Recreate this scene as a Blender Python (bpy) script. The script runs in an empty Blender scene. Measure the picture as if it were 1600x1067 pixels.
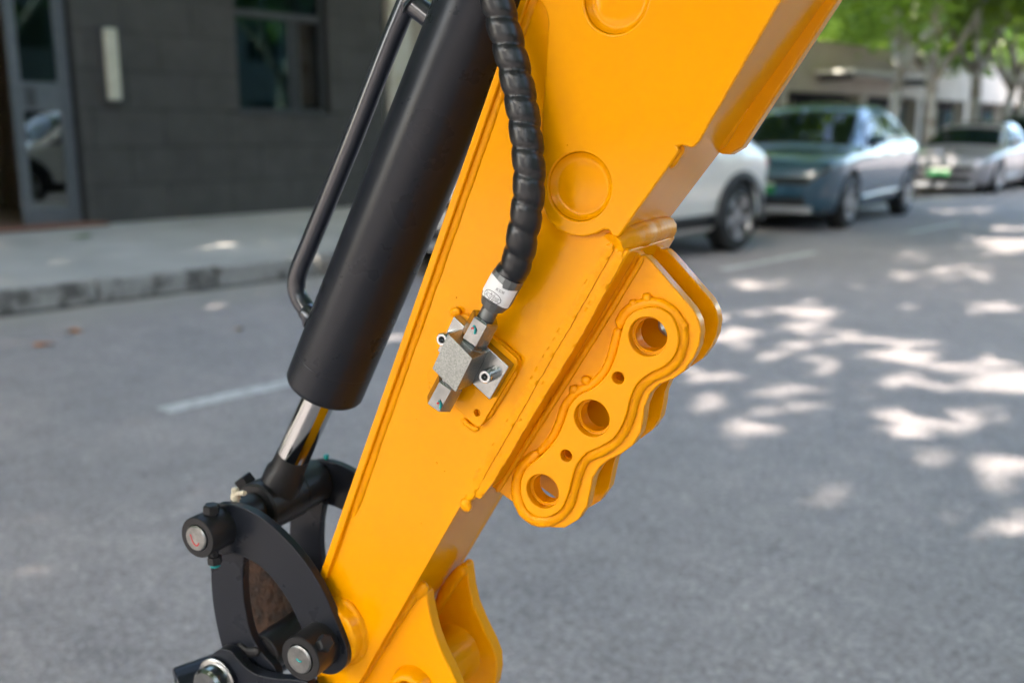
import bpy, bmesh, math, random
from mathutils import Vector, Matrix, noise

rng = random.Random(7)
R = math.radians
sc = bpy.context.scene
COL = sc.collection

# ------------------------------------------------------------------ camera
F_PX, HZ, CAM_H = 1555.0, 205.0, 1.25          # focal length in photo pixels, horizon row, eye height
PITCH = math.atan((533.5 - HZ) / F_PX)
CP, SP = math.cos(PITCH), math.sin(PITCH)
cam_d = bpy.data.cameras.new('camera')
cam = bpy.data.objects.new('camera', cam_d)
COL.objects.link(cam)
cam.location = (0, 0, CAM_H)
cam.rotation_euler = (math.pi / 2 - PITCH, 0, 0)
cam_d.sensor_width = 36.0
cam_d.lens = F_PX / 1600 * 36
cam_d.clip_start, cam_d.clip_end = 0.05, 900
cam_d.dof.use_dof = True
cam_d.dof.focus_distance = 0.70
cam_d.dof.aperture_fstop = 4.8
cam_d.dof.aperture_blades = 9
sc.camera = cam

# ------------------------------------------------------------------ sky, sun, exposure
SUN_EL = R(40)
SUN_H = Vector((-0.62, -0.785, 0)).normalized()             # horizontal direction towards the sun
SUN_V = (SUN_H * math.cos(SUN_EL) + Vector((0, 0, math.sin(SUN_EL)))).normalized()
w = bpy.data.worlds.new('World')
sc.world = w
w.use_nodes = True
nt = w.node_tree
sky = nt.nodes.new('ShaderNodeTexSky')
sky.sky_type = 'NISHITA'
sky.sun_disc = False
sky.sun_elevation = SUN_EL
sky.sun_rotation = math.atan2(SUN_H.x, SUN_H.y)
sky.air_density, sky.dust_density, sky.ozone_density = 1.0, 3.2, 0.8
nt.nodes['Background'].inputs['Strength'].default_value = 0.15
nt.links.new(sky.outputs[0], nt.nodes['Background'].inputs['Color'])
sl = bpy.data.lights.new('sun', 'SUN')
sl.energy, sl.angle, sl.color = 2.0, R(0.53), (1.0, 0.90, 0.78)
sun = bpy.data.objects.new('sun', sl)
COL.objects.link(sun)
sun.rotation_euler = SUN_V.to_track_quat('Z', 'Y').to_euler()
sc.view_settings.view_transform = 'Standard'
sc.view_settings.look = 'None'
sc.view_settings.exposure = 3.22
sc.view_settings.gamma = 1.0
sc.render.engine = 'CYCLES'
sc.cycles.use_denoising = True
sc.cycles.max_bounces = 8
sc.cycles.transparent_max_bounces = 12

# ------------------------------------------------------------------ materials
def mat(name, color, rough=0.5, metal=0.0, coat=0.0, spec=0.5):
    m = bpy.data.materials.new(name)
    m.use_nodes = True
    b = m.node_tree.nodes['Principled BSDF']
    b.inputs['Base Color'].default_value = (*color, 1)
    b.inputs['Roughness'].default_value = rough
    b.inputs['Metallic'].default_value = metal
    b.inputs['Specular IOR Level'].default_value = spec
    if coat:
        b.inputs['Coat Weight'].default_value = coat
        b.inputs['Coat Roughness'].default_value = 0.06
    return m

def N(m, kind, **kw):
    n = m.node_tree.nodes.new(kind)
    for k, v in kw.items():
        if k in n.inputs:
            n.inputs[k].default_value = v
        else:
            setattr(n, k, v)
    return n

def L(m, a, b):
    m.node_tree.links.new(a, b)

def coords(m, kind='Object', scale=None):
    if kind == 'Position':                 # alike pieces share mesh data: take the place in the world so that no two look the same
        return N(m, 'ShaderNodeNewGeometry').outputs['Position']
    tc = N(m, 'ShaderNodeTexCoord')
    if scale is None:
        return tc.outputs[kind]
    mp = N(m, 'ShaderNodeMapping')
    mp.inputs['Scale'].default_value = scale
    L(m, tc.outputs[kind], mp.inputs['Vector'])
    return mp.outputs[0]

def ramp(m, fac, stops):
    r = N(m, 'ShaderNodeValToRGB')
    e = r.color_ramp.elements
    e[0].position, e[0].color = stops[0][0], (*stops[0][1], 1)
    e[1].position, e[1].color = stops[-1][0], (*stops[-1][1], 1)
    for p, c in stops[1:-1]:
        k = e.new(p)
        k.color = (*c, 1)
    L(m, fac, r.inputs[0])
    return r.outputs[0]

def tex_noise(m, vec, scale, detail=4, rough=0.55):
    n = N(m, 'ShaderNodeTexNoise', Scale=scale, Detail=detail, Roughness=rough)
    L(m, vec, n.inputs['Vector'])
    return n.outputs['Fac']

def add_bump(m, height, strength=0.2, dist=0.01):
    b = N(m, 'ShaderNodeBump', Strength=strength, Distance=dist)
    L(m, height, b.inputs['Height'])
    L(m, b.outputs[0], m.node_tree.nodes['Principled BSDF'].inputs['Normal'])
    return b

def BS(m):
    return m.node_tree.nodes['Principled BSDF']

def mixc(m, fac, a, b, blend='MIX'):
    x = N(m, 'ShaderNodeMix', data_type='RGBA', blend_type=blend)
    for s, v in ((0, fac), (6, a), (7, b)):
        if hasattr(v, 'is_linked'):
            L(m, v, x.inputs[s])
        elif s == 0:
            x.inputs[0].default_value = v
        else:
            x.inputs[s].default_value = (*v, 1)
    return x.outputs[2]

M = {}
def noisy(key, c1, c2, scale, rough=0.5, metal=0.0, coat=0.0, bump=0.0, bscale=None, spec=0.5, rvar=0.0, bdist=0.004, kind='Object'):
    m = mat(key, c1, rough, metal, coat, spec)
    v = coords(m, kind)
    f = tex_noise(m, v, scale)
    L(m, ramp(m, f, [(0.3, c1), (0.7, c2)]), BS(m).inputs['Base Color'])
    if bump:
        add_bump(m, tex_noise(m, v, bscale or scale * 4), bump, bdist)
    if rvar:
        r2 = tex_noise(m, v, scale * 2.3)
        mr = N(m, 'ShaderNodeMapRange')
        mr.inputs['To Min'].default_value = rough - rvar
        mr.inputs['To Max'].default_value = rough + rvar
        L(m, r2, mr.inputs[0])
        L(m, mr.outputs[0], BS(m).inputs['Roughness'])
    M[key] = m
    return m

noisy('yellow', (0.86, 0.342, 0.0002), (0.82, 0.318, 0.0002), 9, rough=0.16, spec=0.17, bump=0.05, bscale=260, rvar=0.05, bdist=0.001)
noisy('weld', (0.86, 0.342, 0.0002), (0.80, 0.298, 0.0002), 60, rough=0.30, spec=0.15, bump=0.35, bscale=150, bdist=0.002)
noisy('black_paint', (0.011, 0.0135, 0.020), (0.015, 0.0175, 0.024), 14, rough=0.29, spec=0.27, bump=0.06, bscale=420, rvar=0.07, bdist=0.001)
noisy('black_steel', (0.014, 0.015, 0.018), (0.024, 0.023, 0.024), 30, rough=0.38, spec=0.27, bump=0.12, bscale=300, rvar=0.08, bdist=0.001)
noisy('pipe_gloss', (0.018, 0.022, 0.032), (0.022, 0.025, 0.034), 20, rough=0.28, coat=0.5)
noisy('rubber', (0.007, 0.009, 0.012), (0.012, 0.013, 0.016), 60, rough=0.30, bump=0.05, bscale=300, bdist=0.001)
noisy('chrome', (0.46, 0.475, 0.49), (0.42, 0.435, 0.455), 30, rough=0.06, metal=1.0)
noisy('zinc', (0.25, 0.265, 0.27), (0.40, 0.415, 0.41), 90, rough=0.22, metal=1.0, bump=0.08, bscale=500, rvar=0.09, bdist=0.001)
noisy('zinc_cast', (0.20, 0.215, 0.21), (0.36, 0.375, 0.36), 900, rough=0.40, metal=1.0, bump=0.12, bscale=900, rvar=0.08, bdist=0.002)
noisy('zinc_grey', (0.15, 0.16, 0.165), (0.21, 0.22, 0.22), 120, rough=0.45, metal=0.85, bump=0.1, bscale=400, bdist=0.001)
noisy('zinc_bright', (0.40, 0.44, 0.46), (0.52, 0.54, 0.55), 120, rough=0.22, metal=1.0)
noisy('pin_steel', (0.20, 0.205, 0.205), (0.34, 0.345, 0.335), 140, rough=0.36, metal=1.0, rvar=0.1)
noisy('bush', (0.50, 0.36, 0.27), (0.62, 0.50, 0.42), 150, rough=0.3, metal=0.8)
noisy('rust', (0.005, 0.004, 0.0035), (0.060, 0.024, 0.009), 70, rough=0.8, bump=0.9, bscale=110, bdist=0.01)
noisy('label', (0.74, 0.74, 0.75), (0.82, 0.82, 0.83), 200, rough=0.55)
M['ink'] = mat('ink', (0.03, 0.03, 0.035), 0.6)
M['mark_red'] = mat('mark_red', (0.55, 0.02, 0.03), 0.5)
M['mark_green'] = mat('mark_green', (0.0, 0.30, 0.30), 0.5)
M['bone'] = mat('bone', (0.62, 0.55, 0.42), 0.6)
M['hole_dark'] = mat('hole_dark', (0.01, 0.008, 0.006), 0.8)

# asphalt with aggregate, stains, dusty gutter
def asphalt():
    m = mat('asphalt', (0.15, 0.15, 0.16), 0.88, spec=0.3)
    v = coords(m)
    vo = N(m, 'ShaderNodeTexVoronoi', Scale=105.0)
    L(m, v, vo.inputs['Vector'])
    agg = ramp(m, vo.outputs['Color'], [(0.0, (0.205, 0.188, 0.187)), (0.55, (0.295, 0.271, 0.271)), (0.9, (0.390, 0.360, 0.355)), (1.0, (0.55, 0.51, 0.47))])
    big = tex_noise(m, v, 1.1, 6, 0.6)
    sm = tex_noise(m, v, 7.0, 5, 0.65)
    c = mixc(m, 1.0, agg, ramp(m, big, [(0.28, (0.80, 0.81, 0.83)), (0.72, (1.12, 1.10, 1.08))]), 'MULTIPLY')
    c = mixc(m, 1.0, c, ramp(m, sm, [(0.25, (0.84, 0.84, 0.85)), (0.75, (1.14, 1.14, 1.13))]), 'MULTIPLY')
    c = mixc(m, 1.0, c, ramp(m, tex_noise(m, v, 48, 4, 0.75), [(0.30, (0.70, 0.70, 0.71)), (0.70, (1.26, 1.26, 1.26))]), 'MULTIPLY')
    # dust collected along the kerb: object x runs across the street
    sep = N(m, 'ShaderNodeSeparateXYZ')
    L(m, v, sep.inputs[0])
    mr = N(m, 'ShaderNodeMapRange')
    mr.inputs['From Min'].default_value, mr.inputs['From Max'].default_value = -6.15, -7.0
    add = N(m, 'ShaderNodeMath', operation='ADD')
    wob = N(m, 'ShaderNodeMath', operation='MULTIPLY')
    wob.inputs[1].default_value = 1.4
    L(m, tex_noise(m, v, 1.6, 5), wob.inputs[0])
    L(m, sep.outputs['X'], add.inputs[0])
    L(m, wob.outputs[0], add.inputs[1])
    mr.inputs['From Min'].default_value, mr.inputs['From Max'].default_value = -5.5, -6.5
    L(m, add.outputs[0], mr.inputs[0])
    c = mixc(m, mr.outputs[0], c, (0.31, 0.285, 0.255))
    # line of black dirt where the road meets the kerb
    gd = N(m, 'ShaderNodeMapRange')
    gd.inputs['From Min'].default_value, gd.inputs['From Max'].default_value = -7.06, -7.15
    wb2 = N(m, 'ShaderNodeMath', operation='MULTIPLY_ADD')
    wb2.inputs[1].default_value, wb2.inputs[2].default_value = 0.16, -0.08
    ad2 = N(m, 'ShaderNodeMath', operation='ADD')
    L(m, tex_noise(m, v, 5, 4), wb2.inputs[0])
    L(m, wb2.outputs[0], ad2.inputs[0])
    L(m, sep.outputs['X'], ad2.inputs[1])
    L(m, ad2.outputs[0], gd.inputs[0])
    c = mixc(m, gd.outputs[0], c, (0.075, 0.066, 0.058))
    L(m, c, BS(m).inputs['Base Color'])
    add_bump(m, vo.outputs['Distance'], 0.55, 0.006)
    return m
M['asphalt'] = asphalt()

def paint_line():
    m = mat('road_paint', (0.6, 0.6, 0.58), 0.7)
    v = coords(m)
    n = tex_noise(m, v, 14, 8, 0.75)
    L(m, ramp(m, n, [(0.36, (0.26, 0.25, 0.25)), (0.54, (0.52, 0.51, 0.50))]), BS(m).inputs['Base Color'])
    return m
M['road_paint'] = paint_line()
noisy('pavement', (0.34, 0.322, 0.30), (0.45, 0.43, 0.405), 1.4, rough=0.85, bump=0.3, bscale=60)

def kerb_mat():
    m = mat('kerb', (0.22, 0.21, 0.20), 0.85)
    v = coords(m, 'Position')
    n = tex_noise(m, v, 3.3, 6, 0.7)
    n2 = tex_noise(m, v, 26, 4)
    c = ramp(m, n, [(0.40, (0.06, 0.05, 0.042)), (0.49, (0.36, 0.34, 0.315)), (0.75, (0.50, 0.475, 0.445))])
    c = mixc(m, 0.3, c, ramp(m, n2, [(0.2, (0.19, 0.18, 0.17)), (0.8, (0.42, 0.40, 0.385))]))
    L(m, c, BS(m).inputs['Base Color'])
    add_bump(m, n2, 0.35, 0.01)
    return m
M['kerb'] = kerb_mat()
noisy('dark_tile', (0.056, 0.050, 0.047), (0.078, 0.071, 0.067), 3.2, rough=0.55, bump=0.2, bscale=45, kind='Position')
noisy('tile_joint', (0.013, 0.013, 0.013), (0.018, 0.018, 0.018), 20, rough=0.9)
noisy('alu_grey', (0.13, 0.14, 0.155), (0.17, 0.18, 0.195), 12, rough=0.45, metal=0.4)
noisy('frame_dark', (0.05, 0.052, 0.056), (0.07, 0.072, 0.077), 12, rough=0.5)
noisy('brown_wall', (0.30, 0.22, 0.15), (0.38, 0.29, 0.21), 3, rough=0.8)
noisy('brick_step', (0.20, 0.085, 0.055), (0.27, 0.13, 0.09), 14, rough=0.8)
noisy('cream', (0.55, 0.51, 0.40), (0.66, 0.62, 0.50), 8, rough=0.5)
noisy('beige', (0.43, 0.365, 0.29), (0.52, 0.45, 0.365), 1.6, rough=0.8, bump=0.2, bscale=30)
noisy('grey_render', (0.10, 0.10, 0.10), (0.15, 0.148, 0.145), 1.6, rough=0.8)
noisy('pillar_paint', (0.60, 0.53, 0.41), (0.78, 0.76, 0.71), 1.3, rough=0.75)
noisy('dark_void', (0.012, 0.012, 0.013), (0.02, 0.02, 0.02), 3, rough=0.8)
noisy('sign_white', (0.62, 0.61, 0.56), (0.7, 0.69, 0.63), 5, rough=0.6)

def glass(key, tint, ior=1.5, gloss=(0.9, 0.95, 0.95)):
    m = bpy.data.materials.new(key)
    m.use_nodes = True
    t = m.node_tree
    t.nodes.remove(t.nodes['Principled BSDF'])
    tr = N(m, 'ShaderNodeBsdfTransparent')
    tr.inputs[0].default_value = (*tint, 1)
    gl = N(m, 'ShaderNodeBsdfGlossy', Roughness=0.02)
    gl.inputs[0].default_value = (*gloss, 1)
    fr = N(m, 'ShaderNodeFresnel', IOR=ior)
    mx = N(m, 'ShaderNodeMixShader')
    L(m, fr.outputs[0], mx.inputs[0])
    L(m, tr.outputs[0], mx.inputs[1])
    L(m, gl.outputs[0], mx.inputs[2])
    L(m, mx.outputs[0], t.nodes['Material Output'].inputs[0])
    M[key] = m
glass('glass_teal', (0.30, 0.48, 0.50), 1.5, (0.55, 0.85, 0.88))
glass('glass_clear', (0.55, 0.62, 0.65), 1.7)
glass('glass_mirror', (0.40, 0.50, 0.54), 3.4)       # coated solar glass of the door
M['car_glass'] = mat('car_glass', (0.004, 0.009, 0.010), 0.03, spec=0.45)
def car_paint(key, c, metal=0.0, rough=0.3):
    m = mat(key, c, rough, metal, coat=1.0)
    v = coords(m)
    L(m, ramp(m, tex_noise(m, v, 2.0), [(0.3, c), (0.7, tuple(x * 0.93 for x in c))]), BS(m).inputs['Base Color'])
    BS(m).inputs['Coat Roughness'].default_value = 0.03
    M[key] = m
car_paint('car_white', (0.82, 0.79, 0.74))
car_paint('car_blue', (0.030, 0.085, 0.135), 0.25, 0.3)
car_paint('car_silver', (0.30, 0.29, 0.305), 0.3, 0.3)
car_paint('car_dark', (0.03, 0.035, 0.045), 0.2, 0.3)
noisy('tyre', (0.012, 0.012, 0.013), (0.02, 0.02, 0.02), 20, rough=0.8)
noisy('rim', (0.33, 0.34, 0.36), (0.45, 0.46, 0.48), 10, rough=0.3, metal=0.8)
noisy('cladding', (0.014, 0.015, 0.017), (0.02, 0.021, 0.023), 10, rough=0.5)
M['lamp_glass'] = mat('lamp_glass', (0.55, 0.56, 0.6), 0.08, coat=1.0)
M['lamp_dark'] = mat('lamp_dark', (0.05, 0.04, 0.035), 0.1, coat=1.0)
M['plate_green'] = mat('plate_green', (0.02, 0.20, 0.06), 0.4)
M['lip_silver'] = mat('lip_silver', (0.5, 0.52, 0.55), 0.3, 0.5)

def leaf_mat(key, c1, c2, tr):
    m = bpy.data.materials.new(key)
    m.use_nodes = True
    t = m.node_tree
    b = BS(m)
    geo = N(m, 'ShaderNodeNewGeometry')
    col = ramp(m, geo.outputs['Random Per Island'], [(0.0, c1), (1.0, c2)])
    L(m, col, b.inputs['Base Color'])
    b.inputs['Roughness'].default_value = 0.5
    tl = N(m, 'ShaderNodeBsdfTranslucent')
    L(m, ramp(m, geo.outputs['Random Per Island'], [(0.0, tr), (1.0, tuple(x * 1.25 for x in tr))]), tl.inputs[0])
    mx = N(m, 'ShaderNodeMixShader', Fac=0.34)
    L(m, b.outputs[0], mx.inputs[1])
    L(m, tl.outputs[0], mx.inputs[2])
    L(m, mx.outputs[0], t.nodes['Material Output'].inputs[0])
    M[key] = m
leaf_mat('leaf', (0.040, 0.085, 0.016), (0.095, 0.16, 0.03), (0.17, 0.30, 0.035))
leaf_mat('leaf_bright', (0.06, 0.12, 0.018), (0.13, 0.21, 0.03), (0.38, 0.56, 0.05))
def bark_mat():
    m = mat('bark', (0.3, 0.28, 0.25), 0.9)
    v = coords(m)
    n = tex_noise(m, v, 3.2, 5, 0.6)
    L(m, ramp(m, n, [(0.36, (0.13, 0.095, 0.065)), (0.46, (0.27, 0.235, 0.19)), (0.58, (0.47, 0.45, 0.41))]), BS(m).inputs['Base Color'])
    add_bump(m, tex_noise(m, v, 16), 0.5, 0.03)
    M['bark'] = m
bark_mat()
M['leaf_orange'] = mat('leaf_orange', (0.42, 0.15, 0.04), 0.7)
M['leaf_green'] = mat('leaf_green', (0.13, 0.22, 0.04), 0.6)

# ------------------------------------------------------------------ mesh helpers
def link(name, me, m, parent=None, smooth=True, angle=35):
    o = bpy.data.objects.new(name, me)
    COL.objects.link(o)
    if m is not None and not me.materials:
        me.materials.append(M[m])
    if parent is not None:
        o.parent = parent
    if smooth and len(me.polygons):
        me.polygons.foreach_set('use_smooth', [True] * len(me.polygons))
        me.set_sharp_from_angle(angle=R(angle))
    return o

def from_bm(name, bm, m, parent=None, smooth=True, angle=35):
    bmesh.ops.recalc_face_normals(bm, faces=bm.faces)
    me = bpy.data.meshes.new(name)
    bm.to_mesh(me)
    bm.free()
    return link(name, me, m, parent, smooth, angle)

def bevel(o, width, seg=2):
    b = o.modifiers.new('bevel', 'BEVEL')
    b.width, b.segments, b.limit_method, b.angle_limit = width, seg, 'ANGLE', R(40)
    b.harden_normals = True
    return o

def empty(name, loc, rz=0, parent=None):
    o = bpy.data.objects.new(name, None)
    COL.objects.link(o)
    o.location, o.rotation_euler = loc, (0, 0, rz)
    o.empty_display_size = 0.2
    o.parent = parent
    return o

def tag(o, label=None, cat=None, group=None, kind=None):
    for k, v in (('label', label), ('category', cat), ('group', group), ('kind', kind)):
        if v:
            o[k] = v
    return o

def bm_box(bm, lo, hi):
    vs = [bm.verts.new((x, y, z)) for x in (lo[0], hi[0]) for y in (lo[1], hi[1]) for z in (lo[2], hi[2])]
    for f in ((0, 1, 3, 2), (4, 6, 7, 5), (0, 4, 5, 1), (2, 3, 7, 6), (0, 2, 6, 4), (1, 5, 7, 3)):
        bm.faces.new([vs[i] for i in f])

def box(name, lo, hi, m, parent=None, bev=0.0):
    bm = bmesh.new()
    bm_box(bm, lo, hi)
    o = from_bm(name, bm, m, parent, smooth=False)
    if bev:
        bevel(o, bev)
    return o

def frame_of(axis, ref=None):
    a = Vector(axis).normalized()
    r = Vector(ref) if ref is not None else (Vector((0, 0, 1)) if abs(a.z) < 0.9 else Vector((1, 0, 0)))
    e1 = (r - a * r.dot(a)).normalized()
    return a, e1, a.cross(e1)

def bm_lathe(bm, org, axis, prof, seg=32, ref=None, closed=True, phase=0.0):
    a, e1, e2 = frame_of(axis, ref)
    org = Vector(org)
    rings = []
    for h, r in prof:
        if r < 1e-7:
            rings.append([bm.verts.new(org + a * h)])
        else:
            rings.append([bm.verts.new(org + a * h + (e1 * math.cos(2 * math.pi * (i + phase) / seg) + e2 * math.sin(2 * math.pi * (i + phase) / seg)) * r) for i in range(seg)])
    for A, B in zip(rings, rings[1:]):
        for i in range(seg):
            j = (i + 1) % seg
            if len(A) == 1 and len(B) == 1:
                continue
            if len(A) == 1:
                bm.faces.new((A[0], B[j], B[i]))
            elif len(B) == 1:
                bm.faces.new((A[i], A[j], B[0]))
            else:
                bm.faces.new((A[i], A[j], B[j], B[i]))
    if closed:
        for ring in (rings[0], rings[-1]):
            if len(ring) > 2:
                bm.faces.new(ring)

def lathe(name, org, axis, prof, m, parent=None, seg=32, ref=None, closed=True, phase=0.0, angle=35):
    bm = bmesh.new()
    bm_lathe(bm, org, axis, prof, seg, ref, closed, phase)
    return from_bm(name, bm, m, parent, True, angle)

def smooth_path(pts, step):
    """Catmull-Rom through pts, sampled at about equal steps."""
    P = [Vector(p) for p in pts]
    P = [P[0] * 2 - P[1]] + P + [P[-1] * 2 - P[-2]]
    out = []
    for i in range(1, len(P) - 2):
        n = max(2, int((P[i + 1] - P[i]).length / step * 2))
        for k in range(n):
            t = k / n
            a, b, c, d = P[i - 1], P[i], P[i + 1], P[i + 2]
            out.append(0.5 * ((2 * b) + (c - a) * t + (2 * a - 5 * b + 4 * c - d) * t * t + (3 * b - a - 3 * c + d) * t ** 3))
    out.append(P[-2])
    res, acc = [out[0]], 0.0
    for a, b in zip(out, out[1:]):
        seg = (b - a).length
        while seg > 0 and acc + seg >= step:
            k = (step - acc) / seg
            a = a + (b - a) * k
            res.append(a)
            seg = (b - a).length
            acc = 0.0
        acc += seg
    if (res[-1] - out[-1]).length > step * 0.3:
        res.append(out[-1])
    return res

def bm_sweep(bm, path, rad, seg=12, ref=(0, 1, 0)):
    """tube along path; rad(i, s, angle) gives the radius."""
    rings, s = [], 0.0
    n = len(path)
    e1 = None
    for i, p in enumerate(path):
        tng = (path[min(i + 1, n - 1)] - path[max(i - 1, 0)]).normalized()
        if e1 is None:
            _, e1, _ = frame_of(tng, ref)
        e1 = (e1 - tng * e1.dot(tng)).normalized()
        e2 = tng.cross(e1)
        if i:
            s += (p - path[i - 1]).length
        ring = []
        for k in range(seg):
            a = 2 * math.pi * k / seg
            ring.append(bm.verts.new(p + (e1 * math.cos(a) + e2 * math.sin(a)) * rad(i, s, a)))
        rings.append(ring)
    for A, B in zip(rings, rings[1:]):
        for k in range(seg):
            j = (k + 1) % seg
            bm.faces.new((A[k], A[j], B[j], B[k]))
    bm.faces.new(rings[0])
    bm.faces.new(rings[-1])

def sweep(name, pts, r, m, parent=None, seg=16, step=None, ref=(0, 1, 0)):
    bm = bmesh.new()
    bm_sweep(bm, smooth_path(pts, step or r * 0.6), lambda i, s, a: r, seg, ref)
    return from_bm(name, bm, m, parent, True, 50)

# ------------------------------------------------------------------ street frame: s runs along the street, D is the distance left of the camera
S_ANG = R(42.375)
S_DIR = Vector((math.sin(S_ANG), math.cos(S_ANG), 0))
N_DIR = Vector((S_DIR.y, -S_DIR.x, 0))               # across the street, to the right
def st(s, D, z=0.0):
    return S_DIR * s - N_DIR * D + Vector((0, 0, z))
STREET_RZ = -S_ANG                                     # local Y = along the street, local X = to the right
def sloc(s, D, z=0.0):                                 # the same point in street-aligned local coordinates
    return Vector((-D, s, z))
KERB_D, WALL_D, PAV_Z = 7.25, 11.83, 0.15

def street_obj(name, bm, m, kind=None, smooth=False):
    o = from_bm(name, bm, m, None, smooth)
    o.rotation_euler = (0, 0, STREET_RZ)
    if kind:
        o['kind'] = kind
    return o

# ground / road
bm = bmesh.new()
bm.faces.new([bm.verts.new((x, y, 0)) for x, y in ((-400, -400), (400, -400), (400, 400), (-400, 400))])
street_obj('road', bm, 'asphalt', 'structure')

# pavement: slab with kerb stones, recessed for a parking bay further up
BAY_S = 17.6
BAY_D = 8.7
bm = bmesh.new()
out = [(-30, KERB_D + 0.15), (BAY_S - 0.15, KERB_D + 0.15), (BAY_S - 0.15, BAY_D + 0.15), (120, BAY_D + 0.15), (120, 40), (-30, 40)]
top = [bm.verts.new(sloc(s, D, PAV_Z)) for s, D in out]
bot = [bm.verts.new(sloc(s, D, -0.1)) for s, D in out]
bm.faces.new(top)
for i in range(len(out)):
    j = (i + 1) % len(out)
    bm.faces.new((top[i], top[j], bot[j], bot[i]))
pav = street_obj('pavement', bm, 'pavement', 'structure')
bm = bmesh.new()
bm_box(bm, (-0.075, 0.006, -0.1), (0.075, 0.994, PAV_Z + 0.004))
bmesh.ops.bevel(bm, geom=[e for e in bm.edges], offset=0.015, segments=2, affect='EDGES')
bmesh.ops.recalc_face_normals(bm, faces=bm.faces)
ks = bpy.data.meshes.new('kerb_stone')
bm.to_mesh(ks)
bm.free()
for i in range(-2, 28):
    D = KERB_D if i < 17 else BAY_D
    o = link('kerb_stone', ks, 'kerb', pav, smooth=False)
    o.location = sloc(i + 0.35 + (0 if i < 17 else 0.25), D + 0.07, rng.uniform(-0.004, 0.004))
    o.rotation_euler = (0, 0, rng.uniform(-0.004, 0.004))
# painted dashes at the edge of the parking lane
for k, (s0, s1, D) in enumerate(((2.16, 3.0, 4.13), (4.4, 5.3, 4.3), (8.0, 9.9, 4.69), (12.6, 14.4, 4.75))):
    bm = bmesh.new()
    n = 24
    for i in range(n):
        a, b = s0 + (s1 - s0) * i / n, s0 + (s1 - s0) * (i + 1) / n
        j = [rng.uniform(-0.006, 0.006) for _ in range(4)]
        bm.faces.new([bm.verts.new(sloc(*q, 0.004)) for q in ((a, D - 0.065), (a, D + 0.065), (b, D + 0.065), (b, D - 0.065))])
    o = street_obj('road_marking', bm, 'road_paint', 'structure')

# fallen leaves
def fallen(name, pos, m, label, size=0.05):
    bm = bmesh.new()
    vs = []
    for k in range(12):
        a = 2 * math.pi * k / 12
        r = size * (1.0 + 0.35 * math.cos(3 * a)) * (1.25 if k == 0 else 1)
        vs.append(bm.verts.new((r * math.cos(a), r * 0.75 * math.sin(a), 0.006 + 0.012 * abs(math.sin(a)))))
    c = bm.verts.new((0, 0, 0.004))
    for k in range(12):
        bm.faces.new((c, vs[k], vs[(k + 1) % 12]))
    o = from_bm(name, bm, m)
    o.location = pos
    o.rotation_euler = (0, 0, rng.uniform(0, 6))
    tag(o, label, 'leaf', 'fallen leaves')
    return o
def gnd(px, py, z=0.0):
    a, b = (px - 800) / F_PX, -(py - 533.5) / F_PX
    r = Vector((a, CP + b * SP, -SP + b * CP))
    return Vector((0, 0, CAM_H)) + r * ((z - CAM_H) / r.z)
fallen('fallen_leaf', gnd(114, 519, 0.003), 'leaf_orange', 'orange fallen leaf on the road, the one nearer to the kerb')
fallen('fallen_leaf', gnd(66, 541, 0.003), 'leaf_orange', 'orange fallen leaf on the road, the one farther from the kerb')
fallen('fallen_leaf', gnd(374, 516, 0.003), 'brown_wall', 'small brown fallen leaf on the road left of the black pipe', 0.04)
fallen('fallen_leaf', gnd(131, 371, PAV_Z + 0.004), 'leaf_green', 'green fallen leaf on the pavement before the glass door', 0.11)

# ------------------------------------------------------------------ dark tiled building on the left
DB = empty('dark_building', st(0, WALL_D), STREET_RZ)
tag(DB, 'dark grey tiled building with a glass door and a sliding window', 'building')
# local: y = s, x = out of the wall towards the street (wall face at x = 0), z up
W_S0, W_S1, W_Z0, W_Z1 = 7.60, 9.10, 1.49, 3.55      # window opening
D_S0, D_S1, D_Z1 = 3.0, 5.42, 3.05                   # door opening
openings = [(W_S0, W_S1, W_Z0, W_Z1), (D_S0, D_S1, PAV_Z, D_Z1)]
def subtract(rects, hole):
    res = []
    a0, a1, c0, c1 = hole
    for s0, s1, z0, z1 in rects:
        if s1 <= a0 or s0 >= a1 or z1 <= c0 or z0 >= c1:
            res.append((s0, s1, z0, z1))
            continue
        if z0 < c0: res.append((s0, s1, z0, c0))
        if z1 > c1: res.append((s0, s1, c1, z1))
        m0, m1 = max(z0, c0), min(z1, c1)
        if s0 < a0: res.append((s0, a0, m0, m1))
        if s1 > a1: res.append((a1, s1, m0, m1))
    return res
bm = bmesh.new()
rects = [(-14, 10.12, 0.05, 6.4)]
for h in openings:
    rects = subtract(rects, h)
for s0, s1, z0, z1 in rects:
    bm_box(bm, (-0.30, s0, z0), (-0.014, s1, z1))
bm_box(bm, (-9, 10.0, 0.05), (-0.30, 10.12, 6.4))
bm_box(bm, (-9, -14, 6.4), (-0.014, 10.12, 6.6))
bm_box(bm, (-9.2, -14, 0.05), (-9, 10.12, 6.4))
wall = from_bm('wall', bm, 'tile_joint', DB, False)
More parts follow.
